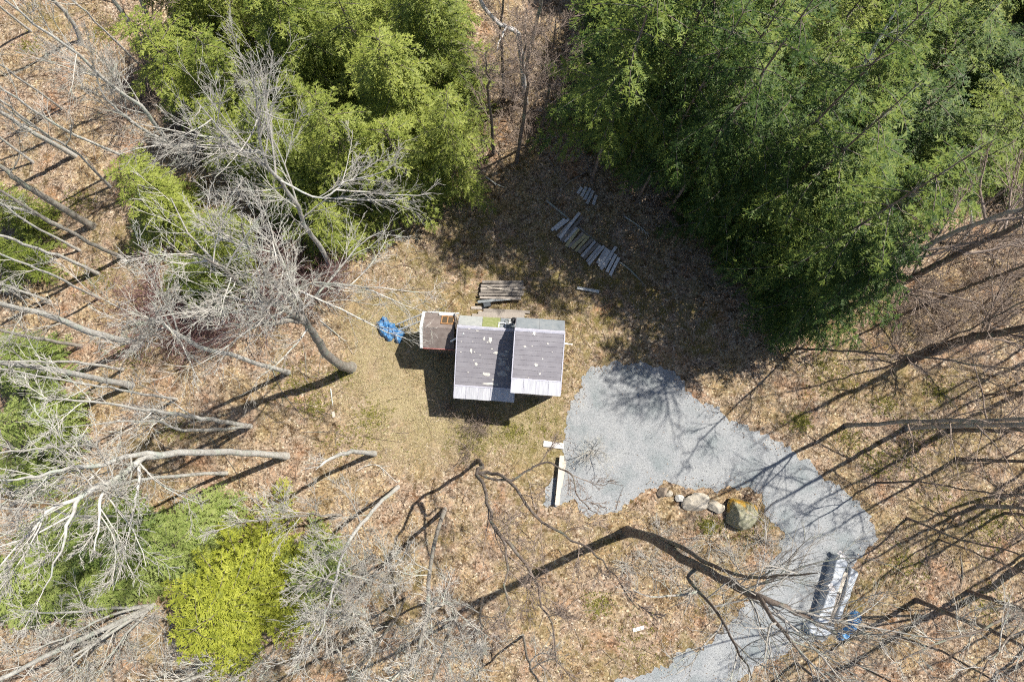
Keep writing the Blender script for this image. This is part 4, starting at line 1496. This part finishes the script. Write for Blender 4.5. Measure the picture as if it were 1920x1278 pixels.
def build_slim_trees():
    """more slim straight trunks: those in view at the left and bottom, those beyond the right edge whose shadows fall into view"""
    rng = np.random.default_rng(31)
    n = 0
    for q in sorted(((1935, 505), (1945, 560), (2010, 590), (1975, 610), (2080, 560), (2040, 680), (1950, 770), (2030, 800), (1985, 835), (2090, 760), (1940, 925), (2010, 950), (2060, 905), (1970, 1000),
                     (2050, 1060), (1955, 1120), (2020, 1150), (1960, 1180), (2110, 860), (2120, 1000)), key=lambda q: q[1]):
        bare_tree(f'slim straight trunk beyond the right edge casting a thin shadow, {ORD[n]} from the top', [q], rng.uniform(13, 18), rng.uniform(.06, .11), (.55, 2.2), 9, .8, 2, 'bark_brown', 'twig_brown',
                  (), 'slim trunks beyond the right edge', thick=.014)
        n += 1
    n = 0
    for q in sorted(((208, 352), (252, 300), (118, 205), (62, 305), (186, 560), (95, 565), (230, 692), (332, 748), (180, 832), (70, 785), (300, 962), (30, 650), (150, 470), (265, 125), (60, 60)), key=lambda q: q[1]):
        bare_tree(f'slim pale straight tree among the trunks at the left, {ORD[n]} from the top', [q], rng.uniform(11, 15), rng.uniform(.045, .08), (.35, 2.2), 13, .9, 3, 'bark_pale', 'twig_pale',
                  (), 'slim pale trees at the left')
        n += 1
    n = 0
    for q in sorted(((640, 965), (702, 1040), (772, 1012), (560, 1178), (905, 1120), (820, 1120), (690, 1110), (980, 1190), (760, 1120))):
        bare_tree(f'slim twiggy tree on the leaves below the cabin, {ORD[n]} from the left', [q], rng.uniform(9, 13), rng.uniform(.04, .065), (.25, 2.2), 14, 1, 4, 'bark_grey', 'twig_pale',
                  (), 'slim twiggy trees below the cabin')
        n += 1
    n = 0
    for q in sorted(((1660, 690), (1640, 905), (1700, 970), (1850, 740), (1760, 1010), (1680, 1190), (1600, 1240), (1490, 1240))):
        bare_tree(f'slim bare sapling on the leaves right of the gravel, {ORD[n]} from the left', [q], rng.uniform(9, 14), rng.uniform(.03, .055), (.35, 1.8), 11, .9, 3, 'bark_brown', 'twig_brown',
                  (), 'slim saplings right of the gravel')
        n += 1


build_slim_trees()


# ------------------------------------------------------------------ hemlocks
def conifer_parts(seed, h=10.0, r=2.6, step=.27, nb=5, leaf=.125, low=.05):
    rng = np.random.default_rng(seed)
    Vs = []
    z = h * low
    az = rng.uniform(0, 6.28)
    ph = rng.uniform(0, 6.28, 2)
    lean = rng.normal(0, .02, 2)
    boughs = []
    while z < h * .985:
        f = 1 - z / h
        for k in range(nb if f > .12 else 3):
            az += 2.4 + rng.normal(0, .35)
            lobe = .82 + .34 * math.sin(az * 2 + ph[0] + z * .9) * math.sin(az * 3 + ph[1] - z * 1.7)
            L = (r * f ** .52 * rng.uniform(.5, 1.2) * lobe + .1) * (.75 if z < h * .12 else 1)
            if rng.random() < (.26 if low > .3 else .12):
                continue
            n = 9
            s = np.linspace(0, 1, n)
            droop = rng.uniform(.18, .5)
            rise = rng.uniform(.05, .3) + .5 * max(0, .25 - f)
            curve = rng.normal(0, .18)
            a = az + curve * s
            pts = np.stack([np.cos(a) * L * s, np.sin(a) * L * s, z + L * (rise * s - droop * s * s) + rng.normal(0, .02)], 1)
            pts[:, 0] += lean[0] * z
            pts[:, 1] += lean[1] * z
            boughs.append((pts, L))
        z += step * rng.uniform(.75, 1.25)
    bp = np.array([b[0] for b in boughs])
    bL = np.array([b[1] for b in boughs])
    V, F = tubes(bp, np.linspace(.022, .006, 9)[None] * (bL / r + .3)[:, None], 3)
    # branchlets on each bough, needles sprays on each branchlet
    tri = []
    for pts, L in boughs:
        m = max(5, int(L / .085))
        s = np.linspace(.18, 1.0, m) + rng.normal(0, .02, m)
        s = np.clip(s, .1, .995)
        side = np.where(np.arange(m) % 2 == 0, 1.0, -1.0)
        f = s * 8
        i = np.minimum(f.astype(int), 7)
        p0 = pts[i] + (pts[i + 1] - pts[i]) * (f - i)[:, None]
        T = norm(pts[i + 1] - pts[i])
        W = norm(np.cross(T, [0, 0, 1.0]))
        ang = rng.uniform(R(35), R(70), m)
        d = T * np.cos(ang)[:, None] + W * (np.sin(ang) * side)[:, None]
        d[:, 2] += rng.normal(-.12, .16, m)
        d[-1] = T[-1]
        d = norm(d)
        bl = (.12 + .46 * L * (1.02 - s) ** .75 * rng.uniform(.5, 1.25, m)).clip(.12, .95)
        U = norm(np.cross(d, np.cross([0, 0, 1.0], d)) + rng.normal(0, .25, (m, 3)))
        for q in range(m):
            k = max(3, int(bl[q] / .055))
            t = (np.arange(k) + .5) / k
            b0 = p0[q] + d[q] * (bl[q] * t)[:, None]
            b0 = b0 + np.array([0, 0, -1.0]) * (bl[q] * .25 * t ** 2)[:, None]
            wv = norm(np.cross(d[q], U[q]))
            sz = leaf * (1.15 - .6 * t) * rng.uniform(.75, 1.25, k)
            for sg in (1, -1):
                a2 = rng.uniform(R(35), R(65), k)
                dd = d[q] * np.cos(a2)[:, None] + wv * (sg * np.sin(a2))[:, None] + rng.normal(0, .2, (k, 3))
                tip = b0 + dd * sz[:, None]
                wd = d[q] * .026
                tri.append(np.stack([b0 - wd, b0 + wd, tip], 1))
            tri.append(np.stack([b0[-1:] - wv * .02, b0[-1:] + wv * .02, b0[-1:] + d[q] * .1], 1))
    tri = np.concatenate(tri)
    tz = np.linspace(-.2, h, 9)
    tp = np.stack([lean[0] * tz, lean[1] * tz, tz], 1)[None]
    Vt, Ft = tubes(tp, np.linspace(.075, .010, 9)[None], 7)
    return (Vt, Ft), (V, F), tri.reshape(-1, 3)


def make_conifers():
    out = []
    for i, (h, r, st, nb) in enumerate(((10, 2.5, .50, 5), (10, 2.1, .44, 5), (10, 2.9, .52, 5), (10, 2.4, .56, 5), (10, 3.0, .36, 6), (10, 2.7, .60, 6), (10, 3.0, .60, 6), (10, 3.1, .66, 6))):
        t, b, tri = conifer_parts(40 + i, h, r, st, nb, low=.36 if i > 5 else .05)
        mt = np_mesh('trunk', *merge([t, b]), M['bark_brown'], True)
        fol = {}
        F = np.arange(len(tri)).reshape(-1, 3)
        base = np_mesh('crown', tri, F, M['hemlock'])
        fol['hemlock'] = base
        out.append((mt, fol))
    return out


CON = make_conifers()


def conifer(variant, loc, h, w, mat, label, group, rz, name='hemlock_tree'):
    mt, fol = CON[variant]
    if mat not in fol:
        c = fol['hemlock'].copy()
        c.materials[0] = M[mat]
        fol[mat] = c
    root = empty(name, (loc[0], loc[1], -.05), rz)
    root.scale = (w, w, h / 10)
    tag(root, label, 'tree', group)
    link('trunk', mt, root)
    link('crown', fol[mat], root)
    return root


def poisson(poly, dmin, n, rng):
    xs, ys = [p[0] for p in poly], [p[1] for p in poly]
    pts = []
    for _ in range(n):
        p = (rng.uniform(min(xs), max(xs)), rng.uniform(min(ys), max(ys)))
        if inside(poly, np.array([p[0]]), np.array([p[1]]))[0] and all(math.hypot(p[0] - q[0], p[1] - q[1]) > dmin for q in pts):
            pts.append(p)
    return pts


def stand(pts, rng, hr, wr, mats, lab, group, nv=6):
    """a stand of hemlocks, told apart by their place in rows counted from the clearing"""
    pts = sorted(pts, key=lambda p: p[1])
    rows = [sorted(pts[i:i + 8]) for i in range(0, len(pts), 8)]
    for i, row in enumerate(rows):
        for k, p in enumerate(row):
            conifer(int(rng.integers(0, nv)), p, rng.uniform(*hr), rng.uniform(*wr), mats[int(rng.integers(0, len(mats)))],
                    f'{lab}, {ORD[k]} from left, {ORD[i]} row', group, rng.uniform(0, 6.28))


def build_conifers():
    rng = np.random.default_rng(77)
    # sunlit stand at the top left of the cabin
    poly = [P2(*q) for q in ((430, 300), (520, 345), (640, 370), (720, 395), (800, 405), (850, 390), (872, 330), (850, 200), (830, 60), (815, -40), (420, -40))]
    stand(poisson(poly, 2.05, 1500, rng), rng, (6.5, 11), (.85, 1.2), ['hemlock_lit'], 'light green hemlock in the sunlit stand', 'hemlocks in the sunlit stand')
    # dark stand at the upper right
    poly = [P2(*q) for q in ((1140, 290), (1190, 318), (1270, 350), (1330, 400), (1400, 465), (1470, 500), (1540, 470), (1640, 420), (1740, 365), (1860, 300), (2010, 230), (2010, -60), (1120, -60), (1125, 150))]
    stand(poisson(poly, 2.15, 3500, rng), rng, (6.5, 12), (.95, 1.4), ['hemlock'] * 5 + ['hemlock_lit'], 'dark green hemlock in the dense upper right stand', 'hemlocks in the dense stand', 8)
    one = [
        (4, (1450, 575), 12.0, 1.15, 'hemlock', 'hemlock standing forward of the dense stand, its low boughs reaching toward the gravel'),
        (6, (1420, 545), 16.0, 1.3, 'hemlock', 'tall bare stemmed hemlock just behind the forward one by the gravel'),
        (0, (1300, 398), 12.5, 1.2, 'hemlock', 'hemlock at the near edge of the dense stand above the diagonal plank row'),
        (6, (1188, 318), 15.0, 1.35, 'hemlock', 'tall hemlock overhanging the short grey planks'),
        (7, (1138, 288), 16.5, 1.3, 'hemlock', 'leftmost tall hemlock of the dense stand beside the brown twiggy gap'),
        (7, (1245, 345), 15.0, 1.35, 'hemlock', 'tall hemlock at the front of the dense stand right of the short planks'),
        (6, (1385, 455), 14.5, 1.4, 'hemlock', 'tall hemlock at the front of the dense stand toward the gravel'),
        (7, (1150, 235), 16.0, 1.3, 'hemlock', 'tall hemlock just behind the leftmost one of the dense stand'),
        (6, (1108, 340), 17.0, 1.35, 'hemlock', 'tall bare stemmed hemlock farthest forward at the left end of the dense stand'),
        (6, (1248, 402), 18.0, 1.15, 'hemlock', 'tall bare stemmed hemlock rising right of the plank row'),
        (7, (1332, 432), 18.0, 1.1, 'hemlock', 'tall bare stemmed hemlock between the plank row and the dense stand'),
        (7, (1190, 382), 16.0, 1.0, 'hemlock', 'tall bare stemmed hemlock nearest above the plank row'),
        (7, (1165, 330), 17.0, 1.3, 'hemlock', 'tall bare stemmed hemlock rising behind the short grey planks'),
    ]
    for v, px, h, w, m, lab in one:
        p = P(*px)
        conifer(v, (p.x, p.y), h, w, m, lab, 'hemlocks in the dense stand', v * 1.3)
    # single trees on the left, placed by their base
    single = [
        (4, (522, 1076), 8.6, 1.3, 'cedar', 'bright yellow green hemlock, roundest and brightest tree in the lower left'),
        (1, (612, 1052), 4.6, .85, 'sapling_green', 'smaller green hemlock behind the right flank of the bright yellow green one'),
        (2, (345, 412), 6.5, .98, 'hemlock_lit', 'small green hemlock under the bare branches at the left'),
        (3, (455, 478), 5.6, .95, 'hemlock_lit', 'small green hemlock below the fan shaped pale tree'),
        (0, (425, 545), 5.0, .8, 'hemlock_lit', 'low green hemlock under the limbs of the forked grey tree'),
        (1, (655, 452), 5.0, .8, 'hemlock_lit', 'small green hemlock between the pale tree and the sunlit stand'),
        (0, (590, 420), 6.0, .9, 'hemlock_lit', 'green hemlock half hidden behind the pale fan crown'),
        (2, (92, 690), 4.6, .8, 'sapling_green', 'small bright hemlock at the left edge below the thin pole like tree'),
        (3, (140, 790), 5.8, .95, 'sapling_green', 'green hemlock at the left edge beside the straight pale trunk'),
        (0, (70, 500), 4.4, .7, 'hemlock_lit', 'small hemlock at the left edge in the middle of the thin trunks'),
        (1, (75, 420), 4.6, .7, 'hemlock_lit', 'small hemlock at the left edge beside the thick grey trunk'),
        (2, (400, 990), 5.6, 1.0, 'sapling_green', 'green hemlock touching the upper left of the bright yellow green one'),
        (3, (300, 1000), 5.6, 1.0, 'sapling_green', 'green hemlock under the white limbs, second left of the bright one'),
        (4, (215, 1015), 5.4, .95, 'sapling_green', 'green hemlock under the white limbs, third left of the bright one'),
        (1, (160, 1065), 5.6, 1.1, 'sapling_green', 'green hemlock near the left edge above the pale stem clump'),
        (0, (95, 1080), 5.6, 1.0, 'sapling_green', 'leftmost green hemlock in the lower left'),
        (2, (260, 1070), 4.4, .85, 'sapling_green', 'low green hemlock just above the foot of the pale stem clump'),
        (4, (150, 990), 4.0, .55, 'sapling_green', 'small green hemlock under the white limbs nearest the left edge'),
        (3, (420, 40), 9.5, .8, 'hemlock_lit', 'light hemlock at the top left of the sunlit stand'),
        (2, (95, 880), 4.4, .55, 'sapling_green', 'small green hemlock at the left edge under the pale low branching tree'),
    ]
    for v, px, h, w, m, lab in single:
        p = P(*px)
        conifer(v, (p.x, p.y), h, w, m, lab, None, v * 2.1 + px[0] * .1)


build_conifers()


# ------------------------------------------------------------------ leafless shrubs, saplings and fallen branches
def shrub_mesh(seed, mat, n=12, L=1.5, spread=.75):
    rng = np.random.default_rng(seed)
    a = rng.uniform(0, 6.28, n)
    d = np.stack([np.cos(a) * spread, np.sin(a) * spread, rng.uniform(.5, 1.1, n)], 1)
    st = np.stack([rng.normal(0, .1, n), rng.normal(0, .1, n), np.zeros(n)], 1)
    p1 = grow(rng, st, d, rng.uniform(.6, 1.2, n) * L, 6, .04, .16)
    r1 = np.linspace(1, .4, 6)[None] * rng.uniform(.011, .02, n)[:, None]
    p2, r2 = spawn(rng, p1, r1, 6, .15, 1, R(25), R(65), (.3, .6), 5, .05, .2, .65, .008)
    p3, r3 = spawn(rng, p2, r2, 4, .15, 1, R(25), R(60), (.35, .65), 4, .04, .2, .7, .0065)
    s = np_mesh('stems', *tubes(p1, r1, 4), mat)
    t = np_mesh('twigs', *merge([tubes(p2, r2, 3), tubes(p3, r3, 3)]), mat)
    return s, t


def build_shrubs():
    rng = np.random.default_rng(9)
    kinds = {'red': [shrub_mesh(1 + i, M['twig_red'], 16, 1.7) for i in range(3)], 'brown': [shrub_mesh(11 + i, M['twig_brown'], 14, 1.6) for i in range(3)],
             'pale': [shrub_mesh(21 + i, M['twig_pale'], 12, 1.5) for i in range(2)]}

    CNT = {}

    def shrub(k, px, sc, label, group):
        p = P(*px)
        s, t = kinds[k][int(rng.integers(0, len(kinds[k])))]
        o = empty('bare_shrub', (p.x, p.y, 0), rng.uniform(0, 6.28))
        o.scale = (sc, sc, sc)
        CNT[group] = CNT.get(group, -1) + 1
        tag(o, label if group is None else f'{label}, {ORD[CNT[group]]} from the left', 'shrub', group)
        link('stems', s, o)
        link('twigs', t, o)

    g1 = 'reddish shrubs under the forked tree'
    for q in sorted(((470, 470), (500, 440), (440, 500), (520, 500), (400, 560), (350, 580), (320, 610), (560, 520), (600, 555), (460, 600), (390, 620), (500, 560), (555, 470), (300, 560), (430, 640), (360, 650),
              (590, 500), (640, 540), (280, 600), (540, 545), (480, 520))):
        shrub('red', q, rng.uniform(1.0, 1.5), 'leafless reddish shrub in the thicket under the forked grey tree', g1)
    g2 = 'brown shrubs at the upper left'
    for q in sorted(((330, 160), (300, 140), (360, 210), (280, 190), (340, 240), (310, 100), (390, 160), (400, 220), (250, 170), (370, 270), (420, 250), (350, 60), (380, 110), (230, 230))):
        shrub('brown', q, rng.uniform(1.0, 1.5), 'leafless brown shrub in the thicket at upper left', g2)
    g3 = 'brown shrubs in the gap between the hemlock groups'
    for q in sorted(((930, 200), (960, 230), (1000, 210), (1020, 160), (950, 140), (900, 160), (1040, 120), (985, 270), (1010, 60), (920, 260), (965, 180), (1050, 200))):
        shrub('brown', q, rng.uniform(.9, 1.4), 'leafless brown shrub in the gap between the hemlock groups', g3)
    g4 = 'brown shrubs at the right edge'
    for q in sorted(((1700, 560), (1750, 580), (1800, 560), (1850, 540), (1900, 520), (1780, 610), (1680, 580), (1720, 620), (1840, 590), (1890, 570), (1860, 480), (1820, 510), (1910, 450), (1660, 600), (1760, 540))):
        shrub('brown', q, rng.uniform(.9, 1.4), 'leafless brown shrub beneath the dark trunks at the right edge', g4)
    for q, lab in (((845, 770), 'small leafless shrub at the left front corner of the cabin'), ((887, 790), 'small twiggy sapling in the shadow below the cabin front'),
                   ((912, 792), 'small twiggy sapling right of its twin in the cabin shadow'), ((880, 848), 'wispy leafless shrub above the crooked dark tree'),
                   ((1110, 845), 'wispy pale shrub twigs on the gravel beside the timbers'), ((1330, 1020), 'leafless shrub between the lichen boulder and the double trunk'),
                   ((1425, 1012), 'leafless pale shrub just below the lichen boulder')):
        shrub('pale' if q[0] > 1000 else 'brown', q, .75 if q[0] < 1000 else 1.0, lab, None)
    g5 = 'leafless shrubs below the gravel island'
    for q in sorted(((1240, 1000), (1270, 1060), (1300, 1100), (1220, 1050), (1360, 1150), (1180, 1060))):
        shrub('pale', q, rng.uniform(.7, 1.0), 'leafless pale shrub among the leaves beside the double trunked tree', g5)
    g6 = 'leafless shrubs in the lower left corner'
    for q in sorted(((260, 1160), (220, 1200), (300, 1190), (340, 1210), (120, 1190), (60, 1160), (380, 1240), (160, 1250))):
        shrub('pale', q, rng.uniform(.9, 1.3), 'leafless pale shrub in the brush of the lower left corner', g6)
    # fallen branches
    def fallen(pts, r, label, mat='bark_brown', tw=8, z=.06):
        path = smooth_path([np.array(P(x, y, z + .04 * (i % 2))) for i, (x, y) in enumerate(pts)], 4 * len(pts))
        rad = np.linspace(r, r * .3, len(path))
        o0 = path[0] * np.array([1, 1, 0])
        o = empty('fallen_branch', tuple(o0))
        tag(o, label, 'branch', 'branches lying on the ground')
        link('stem', np_mesh('stem', *tubes(path[None] - o0, rad[None], 7), M[mat], True), o)
        p2, r2 = spawn(rng, path[None], rad[None], tw, .35, 1, R(15), R(45), (.12, .3), 5, 0, .1, .6, .01, flat=1.0)
        p2[:, :, 2] = np.maximum(p2[:, :, 2], .03)
        p3, r3 = spawn(rng, p2, r2, 3, .3, 1, R(15), R(45), (.3, .5), 4, 0, .1, .7, .007, flat=1.0)
        p3[:, :, 2] = np.maximum(p3[:, :, 2], .03)
        V, F = merge([tubes(p2, r2, 4), tubes(p3, r3, 3)])
        link('twigs', np_mesh('twigs', V - o0, F, M[mat]), o)

    fallen([z8(1270, 672), z8(1350, 730), z8(1450, 830), z8(1560, 945), z8(1700, 1015), z8(1840, 1092)], .055, 'long thin fallen sapling running from the plank row toward the gravel', 'bark_grey', 12)
    fallen([z8(735, 222), z8(880, 340), z8(1000, 440), z8(1140, 560), z8(1285, 690)], .06, 'long thin pole lying under the diagonal row of planks', 'bark_grey', 2, .05)
    fallen([(575, 612), (600, 650), (606, 672)], .03, 'short stick on the leaves under the forked trunk', 'bark_grey', 3)
    fallen([(510, 690), (530, 735), (575, 790)], .03, 'dark stick on the leaves between two long tree shadows', 'bark_brown', 4)
    fallen([(620, 728), (624, 760)], .035, 'straight pale stick left of the lawn above the wood offcut', 'bark_pale', 2)
    fallen([(565, 810), (640, 808)], .025, 'thin dark stick lying level below the lawn edge', 'bark_brown', 4)
    fallen([(572, 660), (575, 710)], .03, 'upright looking stick right of the slim pale tree foot', 'bark_brown', 2)
    fallen([(600, 600), (648, 640)], .03, 'pale stick lying right of the forked trunk', 'bark_pale', 3)
    fallen([(912, 332), (930, 345), (948, 352)], .035, 'pale curved stick in the dark shade near the front hemlock', 'bark_pale', 3)
    fallen([(985, 452), (1010, 440), (1020, 425)], .05, 'pale stump like branch left of the diagonal plank row', 'bark_pale', 3)
    fallen([(1200, 345), (1230, 330), (1262, 318)], .04, 'stick poking from under the dark hemlocks above the plank row', 'bark_pale', 4)
    fallen([(1062, 345), (1085, 330), (1105, 318)], .03, 'stick lying above the short grey planks', 'bark_grey', 4)
    fallen([(1170, 405), (1200, 425), (1215, 440)], .03, 'branching stick on the leaves right of the plank row', 'bark_pale', 6)
    fallen([(1230, 600), (1280, 580), (1330, 545)], .03, 'thin curved branch on the shaded leaves above the gravel', 'bark_brown', 6)
    fallen([(1430, 350), (1440, 380), (1395, 420)], .035, 'dead pale branch at the foot of the dark hemlocks', 'bark_pale', 8)
    fallen([(1765, 735), (1790, 760), (1800, 780)], .02, 'thin stick on the pinkish leaves above the level trunks', 'bark_brown', 3)
    fallen([(1800, 1040), (1805, 1075), (1800, 1110)], .04, 'dark rotten stick on the leaves at the lower right', 'bark_brown', 2)
    fallen([(640, 900), (700, 870), (745, 905)], .03, 'thin branch on the leaves below the snag', 'bark_pale', 6)
    fallen([(20, 255), (70, 215), (100, 195)], .035, 'dark branch on the leaves at the left edge', 'bark_brown', 5)
    fallen([(120, 250), (170, 305), (195, 345)], .04, 'brown fallen pole left of the small green hemlock', 'bark_brown', 3)
    fallen([(390, 815), (440, 880), (455, 925)], .02, 'thin dark stick crossing below the whitish trunk', 'bark_brown', 3)


build_shrubs()
